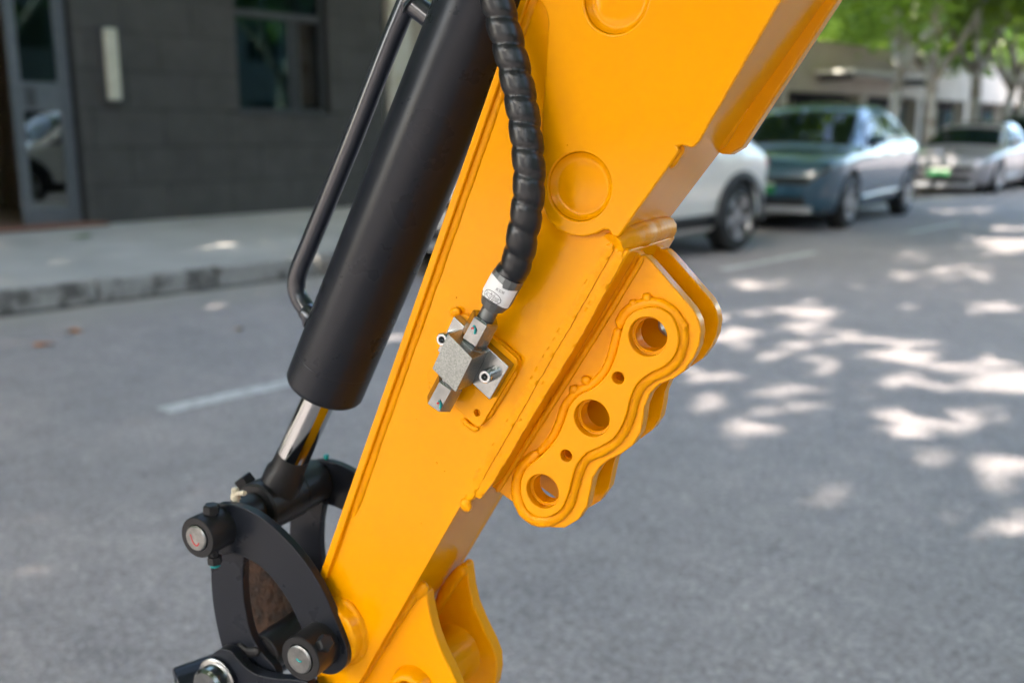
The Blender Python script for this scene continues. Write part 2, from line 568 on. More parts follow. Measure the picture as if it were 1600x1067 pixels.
# tiles, running bond
full = None
TW, TH = 0.92, 0.452
for r in range(0, 10):
    z0 = PAV_Z + 0.0 + r * TH
    off = 0 if r % 2 else TW / 2
    for c in range(-5, 9):
        s0 = 3.28 + c * TW - off
        rr = [(s0, min(s0 + TW, 10.12), z0, z0 + TH)]
        if s0 >= 10.0:
            continue
        for h in openings:
            rr = subtract(rr, h)
        for (a, b, e, f) in rr:
            if b - a < 0.04 or f - e < 0.03:
                continue
            g = 0.005
            if abs(b - a - TW) < 1e-6 and abs(f - e - TH) < 1e-6:
                if full is None:
                    bm = bmesh.new()
                    bm_box(bm, (-0.013, g, g), (0, TW - g, TH - g))
                    bmesh.ops.recalc_face_normals(bm, faces=bm.faces)
                    full = bpy.data.meshes.new('tile')
                    bm.to_mesh(full)
                    bm.free()
                o = link('tile', full, 'dark_tile', wall, False)
                o.location = (rng.uniform(-0.0015, 0.0015), a, e)
            else:
                box('tile', (-0.013, a + g, e + g), (rng.uniform(-0.001, 0.001), b - g, f - g), 'dark_tile', wall)
# window: frame, sliding panes, sill
fr = box('window', (-0.19, W_S0 + 0.002, W_Z0 + 0.002), (-0.12, W_S0 + 0.06, W_Z1 - 0.002), 'frame_dark', DB)
def wf(name, lo, hi, m='frame_dark', p=None):
    return box(name, lo, hi, m, p or fr)
wf('frame', (-0.19, W_S1 - 0.06, W_Z0 + 0.002), (-0.12, W_S1 - 0.002, W_Z1 - 0.002))
wf('frame', (-0.19, W_S0 + 0.06, W_Z0 + 0.002), (-0.12, W_S1 - 0.06, W_Z0 + 0.06))
wf('frame', (-0.195, W_S0 + 0.06, 2.74), (-0.10, W_S1 - 0.06, 2.83))
wf('frame', (-0.19, 8.50, W_Z0 + 0.06), (-0.115, 8.57, 2.74))
wf('frame', (-0.16, 8.63, W_Z0 + 0.06), (-0.13, 8.68, 2.74))
wf('pane', (-0.150, W_S0 + 0.06, W_Z0 + 0.06), (-0.144, 8.50, 2.74), 'glass_teal')
wf('pane', (-0.170, 8.57, W_Z0 + 0.06), (-0.164, W_S1 - 0.06, 2.74), 'glass_clear')
wf('pane', (-0.150, W_S0 + 0.06, 2.83), (-0.144, W_S1 - 0.06, W_Z1 - 0.03), 'glass_teal')
box('window_sill', (-0.30, W_S0 + 0.001, W_Z0 - 0.03), (0.035, W_S1 - 0.001, W_Z0), 'frame_dark', DB, 0.004)
# room behind the window and hall behind the door
def room(name, s0, s1, z0, z1, depth, m):
    bm = bmesh.new()
    x0, x1 = -0.31 - depth, -0.31
    bm_box(bm, (x0, s0, z0), (x0 + 0.05, s1, z1))
    bm_box(bm, (x0, s0 - 0.05, z0), (x1, s0, z1))
    bm_box(bm, (x0, s1, z0), (x1, s1 + 0.05, z1))
    bm_box(bm, (x0, s0, z1), (x1, s1, z1 + 0.05))
    bm_box(bm, (x0, s0, z0 - 0.04), (x1, s1, z0))
    return from_bm(name, bm, m, DB, False)
room('room_wall', 6.4, 9.9, 0.25, 3.9, 2.6, 'beige')
room('hall_wall', 2.4, 5.9, PAV_Z + 0.012, 3.4, 3.4, 'brown_wall')
sh = box('shelf', (-0.70, 8.60, 2.05), (-0.40, 9.15, 2.08), 'sign_white', DB)
for z, s0, s1 in ((2.08, 8.68, 8.98), (1.55, 8.7, 9.0), (2.45, 8.7, 8.95)):
    box('stored_box', (-0.66, s0, z), (-0.42, s1, z + 0.22), 'cream', sh, 0.01)
# door: fixed leaf with grey aluminium stiles, opening beside it, red threshold
dl = box('door', (-0.16, 5.26, PAV_Z + 0.03), (-0.10, 5.40, D_Z1 - 0.02), 'alu_grey', DB)
def dp(name, lo, hi, m='alu_grey'):
    return box(name, lo, hi, m, dl, 0.003 if m == 'alu_grey' else 0)
dp('stile', (-0.16, 4.72, PAV_Z + 0.03), (-0.10, 4.84, D_Z1 - 0.02))
dp('rail', (-0.155, 4.84, PAV_Z + 0.03), (-0.105, 5.26, PAV_Z + 0.22))
dp('rail', (-0.155, 4.84, 1.47), (-0.105, 5.26, 1.80))
dp('rail', (-0.155, 4.84, D_Z1 - 0.14), (-0.105, 5.26, D_Z1 - 0.02))
dp('pane', (-0.133, 4.84, PAV_Z + 0.22), (-0.127, 5.26, 1.47), 'glass_mirror')
dp('pane', (-0.133, 4.84, 1.80), (-0.127, 5.26, D_Z1 - 0.14), 'glass_teal')
dp('lock_box', (-0.105, 4.88, 1.52), (-0.07, 4.98, 1.74), 'frame_dark')
box('door_frame', (-0.22, 5.40, PAV_Z), (-0.004, 5.419, D_Z1), 'dark_void', DB)
box('threshold', (-0.35, D_S0, PAV_Z + 0.002), (0.28, 5.55, PAV_Z + 0.035), 'brick_step', DB, 0.008)

# wall lamp
wl = empty('wall_lamp', st(5.83, WALL_D, 1.58), STREET_RZ)
tag(wl, 'slim cream upright wall lamp on the dark tiled wall', 'lamp')
box('back_box', (0.004, -0.105, 0.0), (0.055, 0.085, 0.88), 'frame_dark', wl, 0.006)
box('diffuser', (0.055, -0.075, 0.03), (0.125, 0.085, 0.85), 'cream', wl, 0.02)
box('end_cap', (0.05, -0.08, 0.0), (0.13, 0.09, 0.03), 'frame_dark', wl, 0.004)

# ------------------------------------------------------------------ low beige building further along
LB = empty('low_building', st(10.2, WALL_D), STREET_RZ)
tag(LB, 'low beige building with a deep plain fascia over dark shopfronts', 'building')
FZ0, FZ1 = 2.22, 3.42
LEN = 60.0
bm = bmesh.new()
bm_box(bm, (-0.5, 0.02, FZ0), (0, LEN, FZ1))
bm_box(bm, (-9, 0.02, FZ1 - 0.2), (-0.5, LEN, FZ1 - 0.05))
from_bm('fascia', bm, 'beige', LB, False)
box('coping', (-0.55, 0.02, FZ1), (0.04, LEN, FZ1 + 0.06), 'beige', LB, 0.01)
box('back_wall', (-1.6, 0.02, PAV_Z), (-1.4, LEN, FZ1 - 0.25), 'dark_void', LB)
cols = [0.25, 6.4, 12.55, 17.2, 21.3, 25.5, 29.8, 34.2, 38.5, 43, 47.5]
for i, y in enumerate(cols):
    box('pillar', (-0.42, y - 0.21, PAV_Z), (-0.02 if i else 0.02, y + 0.21, FZ0 if i else 6.0), 'pillar_paint' if i == 0 else 'beige', LB, 0.015)
for y0, y1 in zip(cols, cols[1:]):
    n = 3
    for k in range(n):
        a = y0 + 0.25 + (y1 - y0 - 0.5) * k / n
        b = y0 + 0.25 + (y1 - y0 - 0.5) * (k + 1) / n
        f_ = box('shop_window', (-1.395, a + 0.04, PAV_Z + 0.35), (-1.36, b - 0.04, FZ0 - 0.25), 'glass_teal', LB)
        box('frame', (-1.395, b - 0.04, PAV_Z + 0.02), (-1.32, b + 0.04, FZ0 - 0.1), 'beige' if k == 1 else 'frame_dark', f_)
# thin white canopy catching the sun over one shopfront
cn = box('canopy', (0.004, 14.0, 2.66), (1.05, 19.6, 2.74), 'sign_white', LB, 0.01)
box('bracket', (0.004, 14.3, 2.50), (0.9, 14.36, 2.66), 'frame_dark', cn)
box('bracket', (0.004, 19.2, 2.50), (0.9, 19.26, 2.66), 'frame_dark', cn)

# buildings added opposite and behind to block low sky light (seen only in reflections)
def block(name, label, s0, s1, D0, D1, h, face):
    """plain block; face 'x' has its windows towards the left pavement, 'y' towards the camera."""
    b = empty(name, st((s0 + s1) / 2, (D0 + D1) / 2), STREET_RZ)
    tag(b, label, 'building')
    hx, hy = abs(D1 - D0) / 2, (s1 - s0) / 2
    box('wall', (-hx, -hy, 0), (hx, hy, h), 'grey_render', b)
    n = int((hy if face == 'x' else hx) * 2 / 3.2)
    for r in range(int(h // 3)):
        for k in range(n):
            a = (-hy if face == 'x' else -hx) + 1.0 + k * 3.2
            z = 1.0 + 3.1 * r
            if face == 'x':
                w_ = box('window', (-hx - 0.06, a, z), (-hx - 0.004, a + 1.5, z + 1.5), 'frame_dark', b)
                box('pane', (-hx - 0.075, a + 0.07, z + 0.07), (-hx - 0.061, a + 1.43, z + 1.43), 'car_glass', w_)
            else:
                w_ = box('window', (a, hy + 0.004, z), (a + 1.5, hy + 0.06, z + 1.5), 'frame_dark', b)
                box('pane', (a + 0.07, hy + 0.061, z + 0.07), (a + 1.43, hy + 0.075, z + 1.43), 'car_glass', w_)
block('added_building', 'grey building added out of view across the street, blocking low sky light', -28, 130, -13, -20, 7.0, 'x')
block('added_building', 'grey building added behind the camera, blocking low sky light', -36, -30, -13, 12, 9.5, 'y')

# ------------------------------------------------------------------ trees
GAPS = []          # sun flecks on the road: (s, D, radius along, radius across, turn)
def fleck(px, py, rx, ry):
    c = gnd(px, py)
    rx, ry = rx * 1.06, ry * 1.06
    a, b = gnd(px - rx, py), gnd(px + rx, py)
    e, f = gnd(px, py - ry), gnd(px, py + ry)
    GAPS.append((c, (b - a) / 2, (e - f) / 2))
for q in ((1240, 560, 45, 9), (1340, 575, 30, 8), (1480, 610, 40, 8), (1120, 640, 26, 8), (1400, 680, 30, 9), (1260, 480, 40, 8), (1200, 505, 115, 26), (1130, 520, 60, 20), (1290, 535, 60, 14), (1400, 552, 80, 18), (1500, 575, 80, 18), (1590, 600, 70, 22),
          (1560, 635, 70, 15), (1460, 655, 60, 14), (1375, 600, 30, 18), (1230, 600, 70, 11), (1180, 625, 60, 12), (1140, 590, 50, 10),
          (1165, 683, 46, 15), (1325, 718, 46, 15), (1420, 715, 22, 8), (1545, 742, 52, 18), (1295, 797, 46, 14), (1415, 832, 38, 13),
          (1535, 832, 60, 15), (1110, 920, 42, 18), (1420, 402, 34, 7), (1425, 434, 30, 10), (1515, 425, 45, 10), (1360, 444, 24, 6),
          (1440, 300, 60, 5), (1590, 355, 40, 6), (1500, 330, 60, 4), (355, 404, 26, 4), (520, 425, 20, 4), (640, 520, 24, 8), (1180, 445, 40, 6),
          (1560, 480, 40, 6), (1590, 690, 30, 10)):
    fleck(*q)
def lit(p):
    """does the sun ray through p reach one of the flecks?"""
    q = p - SUN_V * (p.z / SUN_V.z)
    for c, ex, ey in GAPS:
        v = q - c
        det = ex.x * ey.y - ex.y * ey.x
        a = (v.x * ey.y - v.y * ey.x) / det
        b = (ex.x * v.y - ex.y * v.x) / det
        g_ = 0.15 if min(ex.length, ey.length) < 0.22 else 0.10        # small openings need the leaves held further back
        mx = 1 + g_ / max(ex.length, 0.05)
        my = 1 + g_ / max(ey.length, 0.05)
        if (a / mx) ** 2 + (b / my) ** 2 < 0.92 + 0.7 * noise.noise(q * 4.3):
            return True
    return False

def limb(bm, p0, p1, r0, r1, bend=0.25, seg=9):
    mid = (p0 + p1) / 2 + Vector((rng.uniform(-1, 1), rng.uniform(-1, 1), rng.uniform(-0.2, 0.5))) * bend
    path = smooth_path([p0, mid, p1], 0.22)
    n = len(path)
    bm_sweep(bm, path, lambda i, s, a: (r0 + (r1 - r0) * i / (n - 1)) * (1 + 0.10 * noise.noise(path[i] * 3 + Vector((a, 0, 0)))), seg, (1, 0, 0.3))

def tree(base, label, group, fork=2.6, height=8.5, spread=4.6, leaves=6000, leaf=0.16, mkey='leaf', trunk_r=0.19, low=3.4, gaps=True, lean=0.0, nblob=26, centre=None):
    t = empty('plane_tree', base)
    tag(t, label, 'tree', group)
    bm = bmesh.new()
    top = Vector((lean, 0, fork))
    limb(bm, Vector((0, 0, -0.05)), top, trunk_r * 1.15, trunk_r * 0.9, 0.06, 12)
    blobs = []
    tips = []
    nl = 4
    a0 = rng.uniform(0, 6.28)
    for k in range(nl):
        a = a0 + 2 * math.pi * k / nl + rng.uniform(-0.3, 0.3)
        q = top + Vector((math.cos(a) * spread * 0.30, math.sin(a) * spread * 0.30, (height - fork) * rng.uniform(0.34, 0.5)))
        limb(bm, top - Vector((0, 0, 0.12)), q, trunk_r * 0.62, trunk_r * 0.36, 0.25)
        for j in range(3):
            b = a + rng.uniform(-0.7, 0.7)
            e = q + Vector((math.cos(b) * spread * 0.42, math.sin(b) * spread * 0.42, rng.uniform(-0.15, 0.45) * (height - fork) * 0.6))
            limb(bm, q, e, trunk_r * 0.34, trunk_r * 0.10, 0.35, 7)
            tips.append(e)
    from_bm('trunk', bm, 'bark', t, True, 80)
    cz = (height + low) / 2
    for e in tips:
        blobs.append((e, rng.uniform(0.9, 1.5)))
    while len(blobs) < nblob:
        a, rr = rng.uniform(0, 6.28), spread * math.sqrt(rng.random())
        z = low + (height - low) * rng.uniform(0.08, 0.95) * (1 - 0.35 * (rr / spread) ** 2)
        blobs.append((Vector((math.cos(a) * rr, math.sin(a) * rr, z)), rng.uniform(0.8, 1.5)))
    verts, faces = [], []
    base = Vector(base)
    tries = 0
    while len(faces) < leaves and tries < leaves * 3:
        tries += 1
        c, r = blobs[tries % len(blobs)]
        v = Vector((rng.gauss(0, 1), rng.gauss(0, 1), rng.gauss(0, 0.8)))
        v = c + v.normalized() * r * (rng.random() ** 0.4)
        if v.z < low - 0.3:
            continue
        if gaps and lit(base + v):
            continue
        s = leaf * rng.uniform(0.65, 1.25)
        nrm = Vector((rng.gauss(0, 0.55), rng.gauss(0, 0.55), 1)).normalized()
        a_, e1, e2 = frame_of(nrm, (rng.gauss(0, 1), rng.gauss(0, 1), 0.1))
        i = len(verts)
        verts += [v - e1 * s, v - e2 * s * 0.62 + e1 * s * 0.1, v + e1 * s - nrm * s * 0.25, v + e2 * s * 0.62 + e1 * s * 0.1]
        faces.append((i, i + 1, i + 2, i + 3))
    me = bpy.data.meshes.new('crown')
    me.from_pydata([tuple(x) for x in verts], [], faces)
    link('crown', me, mkey, t, smooth=False)
    return t

def on_ray(px, D, z=0.0):
    """the point at street distance D seen in photo column px."""
    a = (px - 800) / F_PX
    b = -(270 - 533.5) / F_PX
    r = Vector((a, CP + b * SP, 0))
    k = D / (-(r.dot(N_DIR)))
    return Vector((r.x * k, r.y * k, z))
ROW = 'street trees along the left pavement'
vis = [(1387, 8.95, 'plane tree with pale forked limbs rising behind the roof of the blue car'),
       (1447, 8.95, 'plane tree with a pale trunk standing between the blue car and the silver car'),
       (1512, 8.95, 'plane tree with a brown trunk rising behind the roof of the silver car'),
       (1549, 8.95, 'slender plane tree leaning right behind the rear of the silver car'),
       (1584, 8.95, 'farthest plane tree with pale trunk at the right edge of the row')]
for k, (px, D, lb) in enumerate(vis):
    tree(on_ray(px, D, PAV_Z), lb, ROW, fork=(2.45, 2.3, 2.55, 2.2, 2.3)[k], height=8.2, spread=4.2, leaves=7000, leaf=0.15,
         mkey='leaf_bright', trunk_r=(0.125, 0.135, 0.14, 0.11, 0.12)[k], low=2.9, gaps=(k < 2), lean=(0.1, -0.05, 0.0, 0.35, 0.05)[k])
# green behind the low building
for k, (s, D) in enumerate(((24, 19), (31, 18.5), (38, 19.5), (46, 18), (55, 19), (66, 18), (80, 17))):
    tree(st(s, D), ('bright leafy tree behind the low building, first from the yellow arm', 'second leafy tree behind the low building fascia', 'third leafy tree behind the low building fascia',
                    'fourth leafy tree behind the low building fascia', 'fifth leafy tree behind the low building fascia', 'sixth leafy tree far behind the low building', 'last leafy tree far down the street')[k],
         'trees behind the low building', fork=2.6, height=9.5, spread=5.0, leaves=5000, leaf=0.24, mkey='leaf_bright', low=2.2, gaps=False)
# street trees out of the picture (one trunk stands hidden behind the arm) whose shade covers the road
SHADE = []
for k, (s, D, lb, hh, lo) in enumerate(((-10.0, 9.0, 'plane tree on the left pavement, far behind the camera', 9.5, 3.2), (-3.9, 8.9, 'plane tree on the left pavement, just behind the camera', 10.5, 3.0),
                                (11.0, 9.1, 'plane tree on the left pavement hidden behind the yellow arm', 8.5, 4.4),
                                (3.2, -5.2, 'plane tree added right of the camera, its low crown blocking sky light', 8.5, 2.3),  # added tree: its low crown keeps sky light off the arm's underside
                                (-9.5, -4.4, 'plane tree across the street, far behind the camera', 9.5, 3.2), (-3.4, -4.3, 'plane tree across the street, just behind the camera', 10.5, 3.0),
                                (11.0, -5.0, 'plane tree across the street, first ahead of the camera', 8.5, 4.4), (20.0, -4.6, 'plane tree across the street, second ahead of the camera', 8.0, 4.4), (29.0, -4.6, 'plane tree across the street, third ahead of the camera', 8.0, 4.4))):
    t = tree(st(s, D, PAV_Z if D > 0 else 0.0), lb, 'shade trees out of the picture', fork=3.0, height=hh, spread=6.0, leaves=4200 if lo < 2.5 else 1300, leaf=0.19, low=lo, nblob=46, trunk_r=0.2)
    SHADE.append((t, Vector(t.location), 6.9, lo, hh))
def fill_shade(s0, s1, d0, d1, cs, keep):
    """close the crowns where the road lies in shade: leaves on the sun rays that no leaf stops yet."""
    ns, nd = int((s1 - s0) / cs), int((d1 - d0) / cs)
    hit = bytearray(ns * nd)
    def mark(p, r):
        q = p - SUN_V * (p.z / SUN_V.z)
        a, b = q.dot(S_DIR), -q.dot(N_DIR)
        i0, i1 = int((a - r - s0) / cs), int((a + r - s0) / cs)
        j0, j1 = int((b - r - d0) / cs), int((b + r - d0) / cs)
        for i in range(max(i0, 0), min(i1 + 1, ns)):
            for j in range(max(j0, 0), min(j1 + 1, nd)):
                hit[i * nd + j] = 1
    for o in bpy.data.objects:
        if o.name.startswith('crown'):
            base = Vector(o.parent.location)
            vs = o.data.vertices
            for f in range(0, len(vs), 4):
                mark(base + (vs[f].co + vs[f + 2].co) / 2, 0.0)
    extra = [[] for _ in SHADE]
    cells = [(i, j) for i in range(ns) for j in range(nd)]
    rng.shuffle(cells)
    for i, j in cells:
        if hit[i * nd + j]:
            continue
        a, b = s0 + (i + rng.random()) * cs, d0 + (j + rng.random()) * cs
        if a > 27 and noise.noise(Vector((a * .5, b * .9, 3))) > 0.05:
            continue
        q = st(a, b)
        opts = []
        for n_ in range(14):
            z = 3.2 + 0.55 * n_
            p = q + SUN_V * ((z + rng.uniform(-.27, .27)) / SUN_V.z)
            for k, (t, base, r, lo, hh) in enumerate(SHADE):
                if lo < p.z < hh + 0.6 and (p - base).xy.length < r:
                    opts.append((k, p))
        near = [o for o in opts if o[0] in (0, 1, 4, 5)]
        opts = near or opts
        if not opts:
            continue
        k, p = rng.choice(opts)
        if rng.random() < keep and lit(p):
            continue
        extra[k].append(p)
        mark(p, 0.012)
    for (t, base, r, lo, hh), ps in zip(SHADE, extra):
        cr = [c for c in t.children if c.name.startswith('crown')][0]
        verts = [tuple(v.co) for v in cr.data.vertices]
        faces = [tuple(p.vertices) for p in cr.data.polygons]
        for p in ps:
            v = p - base
            sz = 0.205 * rng.uniform(0.85, 1.2)
            nrm = Vector((rng.gauss(0, 0.4), rng.gauss(0, 0.4), 1)).normalized()
            a_, e1, e2 = frame_of(nrm, (rng.gauss(0, 1), rng.gauss(0, 1), 0.1))
            i = len(verts)
            verts += [tuple(x) for x in (v - e1 * sz, v - e2 * sz * 0.62 + e1 * sz * 0.1, v + e1 * sz, v + e2 * sz * 0.62 + e1 * sz * 0.1)]
            faces.append((i, i + 1, i + 2, i + 3))
        me = bpy.data.meshes.new('crown')
        me.from_pydata(verts, [], faces)
        me.materials.append(M['leaf'])
        cr.data = me
    
fill_shade(-1.5, 34.0, -2.5, 12.5, 0.10, 0.80)
fill_shade(-0.5, 4.0, -2.2, 2.6, 0.06, 0.955)

# ------------------------------------------------------------------ cars
def interp(tab, t):
    if t <= tab[0][0]:
        return tab[0][1]
    for (a, x), (b, y) in zip(tab, tab[1:]):
        if t <= b:
            k = (t - a) / (b - a)
            return x + (y - x) * k
    return tab[-1][1]
def smooth_tab(tab, t, h=0.012):
    return (interp(tab, t - h) + 2 * interp(tab, t) + interp(tab, t + h)) / 4

SUV = dict(L=4.65, W=1.90,
           top=[(0, .60), (.004, .72), (.02, .86), (.06, .93), (.25, 1.04), (.40, 1.54), (.47, 1.62), (.62, 1.64), (.78, 1.57), (.88, 1.40), (.945, 1.10), (.985, 1.0), (1, .72)],
           bot=[(0, .46), (.006, .32), (.03, .24), (.1, .21), (.9, .23), (.97, .32), (1, .48)],
           belt=[(0, .58), (.02, .80), (.06, .88), (.25, 1.0), (.9, 1.06), (.97, .95), (1, .70)],
           hw=[(0, .56), (.004, .66), (.015, .77), (.04, .87), (.10, .935), (.2, .95), (.8, .95), (.92, .90), (.975, .82), (.995, .68), (1, .58)],
           rw=[(0, .48), (.02, .66), (.06, .74), (.24, .78), (.40, .67), (.6, .66), (.8, .61), (.93, .62), (1, .5)], wheel=.372, ax=(.195, .800))
SEDAN = dict(L=4.85, W=1.92,
             top=[(0, .48), (.004, .60), (.02, .70), (.06, .77), (.25, .93), (.42, 1.38), (.50, 1.44), (.62, 1.43), (.80, 1.22), (.91, 1.06), (.97, 1.02), (1, .72)],
             bot=[(0, .36), (.006, .26), (.03, .19), (.1, .16), (.9, .18), (.97, .28), (1, .44)],
             belt=[(0, .46), (.02, .64), (.06, .72), (.25, .88), (.9, .98), (.97, .92), (1, .66)],
             hw=SUV['hw'], rw=[(0, .48), (.02, .66), (.06, .76), (.24, .80), (.42, .61), (.6, .60), (.8, .60), (.93, .70), (1, .5)], wheel=.35, ax=(.185, .795))

def surf(P, t, q, side=1):
    """point of the body shell: t nose to tail, q 0 (under the floor) to 8 (top centre line)."""
    zt, zb, zl = smooth_tab(P['top'], t), smooth_tab(P['bot'], t), smooth_tab(P['belt'], t)
    zl = min(zl, zt - 0.02)
    hw, rw = smooth_tab(P['hw'], t), smooth_tab(P['rw'], t)
    rw = min(rw, hw * 0.94)
    prof = [(0, zb), (hw * .82, zb), (hw * .93, zb + .07 * (zt - zb) + .03), (hw * .965, zb + .30 * (zl - zb)), (hw, zb + .80 * (zl - zb)), (hw * .972, zl),
            (rw + .02, zt - .07 * min(1, (zt - zl) / .2)), (rw * .80, zt - .012), (0, zt + .018)]
    i = min(int(q), 7)
    f = q - i
    a, b, c, d = prof[max(i - 1, 0)], prof[i], prof[i + 1], prof[min(i + 2, 8)]
    if i == 0:
        a = (-prof[1][0], prof[1][1])
    if i == 7:
        d = (-prof[7][0], prof[7][1])
    def cr(a, b, c, d):
        return 0.5 * (2 * b + (c - a) * f + (2 * a - 5 * b + 4 * c - d) * f * f + (3 * b - a - 3 * c + d) * f ** 3)
    tens = 0.6
    y = cr(a[0], b[0], c[0], d[0]) * tens + (b[0] + (c[0] - b[0]) * f) * (1 - tens)
    z = cr(a[1], b[1], c[1], d[1]) * tens + (b[1] + (c[1] - b[1]) * f) * (1 - tens)
    return Vector((P['L'] * (0.5 - t), side * max(y, 0), z))

def shell_patch(name, P, fn, m, parent, nu=12, nv=6, off=0.006):
    """a slightly proud panel following the body; fn(u, v) -> (t, q, side)."""
    bm = bmesh.new()
    g = []
    for i in range(nu + 1):
        row = []
        for j in range(nv + 1):
            t, q, sd = fn(i / nu, j / nv)
            p = surf(P, t, q, sd)
            dt = surf(P, min(t + .004, 1), q, sd) - surf(P, max(t - .004, 0), q, sd)
            dq = surf(P, t, min(q + .05, 8), sd) - surf(P, t, max(q - .05, 0), sd)
            n = dt.cross(dq)
            n = n.normalized() if n.length > 1e-9 else Vector((0, 0, 1))
            c = Vector((0, 0, 0.75))
            if n.dot(p - Vector((p.x * 0.8, 0, 0.75))) < 0:
                n = -n
            row.append(bm.verts.new(p + n * off))
        g.append(row)
    for i in range(nu):
        for j in range(nv):
            bm.faces.new((g[i][j], g[i + 1][j], g[i + 1][j + 1], g[i][j + 1]))
    o = from_bm(name, bm, m, parent, True, 60)
    s = o.modifiers.new('thick', 'SOLIDIFY')
    s.thickness, s.offset = 0.02, -1
    return o

MESH_CACHE = {}
def wheel_meshes(rad):
    key = round(rad, 3)
    if key in MESH_CACHE:
        return MESH_CACHE[key]
    bm = bmesh.new()
    w = 0.115
    bm_lathe(bm, (0, 0, 0), (0, 1, 0), [(-w, rad * .66), (-w - .004, rad * .80), (-w + .006, rad * .94), (-w + .03, rad), (w - .03, rad), (w - .006, rad * .94), (w + .004, rad * .80), (w, rad * .66), (w * .3, rad * .62), (-w * .3, rad * .62), (-w, rad * .66)], 40, closed=False)
    bmesh.ops.recalc_face_normals(bm, faces=bm.faces)
    ty = bpy.data.meshes.new('tyre')
    bm.to_mesh(ty)
    bm.free()
    bm = bmesh.new()
    bm_lathe(bm, (0, 0, 0), (0, 1, 0), [(w - .004, rad * .665), (w + .002, rad * .64), (w - .02, rad * .61), (-w * .3, rad * .60), (-w * .3, rad * .64)], 40, closed=False)
    bm_lathe(bm, (0, 0, 0), (0, 1, 0), [(w * .25, .0001), (w * .25, .085), (w * .75, .075), (w * .8, .04), (w * .8, .0001)], 20, closed=False)
    for k in range(5):
        a = 2 * math.pi * k / 5
        for da in (-.16, .16):
            d1 = Vector((math.cos(a), 0, math.sin(a)))
            d2 = Vector((math.cos(a + da), 0, math.sin(a + da)))
            sd = Vector((-math.sin(a), 0, math.cos(a)))
            p0, p1 = d1 * 0.05, d2 * rad * .63
            vs = []
            for p, ww, yo in ((p0, .016, w * .75), (p1, .026, w * .92)):
                for sg in (-1, 1):
                    for yy in (yo, yo - .03):
                        vs.append(bm.verts.new(p + sd * sg * ww + Vector((0, yy, 0))))
            for f in ((0, 1, 3, 2), (4, 6, 7, 5), (0, 4, 5, 1), (2, 3, 7, 6), (0, 2, 6, 4), (1, 5, 7, 3)):
                bm.faces.new([vs[i] for i in f])
    bmesh.ops.recalc_face_normals(bm, faces=bm.faces)
    ri = bpy.data.meshes.new('wheel')
    bm.to_mesh(ri)
    bm.free()
    bm = bmesh.new()
    bm_lathe(bm, (0, w * .2, 0), (0, 1, 0), [(-.02, .0001), (-.02, rad * .5), (.0, rad * .5), (.0, .0001)], 24, closed=False)
    bmesh.ops.recalc_face_normals(bm, faces=bm.faces)
    dk = bpy.data.meshes.new('brake_disc')
    bm.to_mesh(dk)
    bm.free()
    MESH_CACHE[key] = (ty, ri, dk)
    return MESH_CACHE[key]

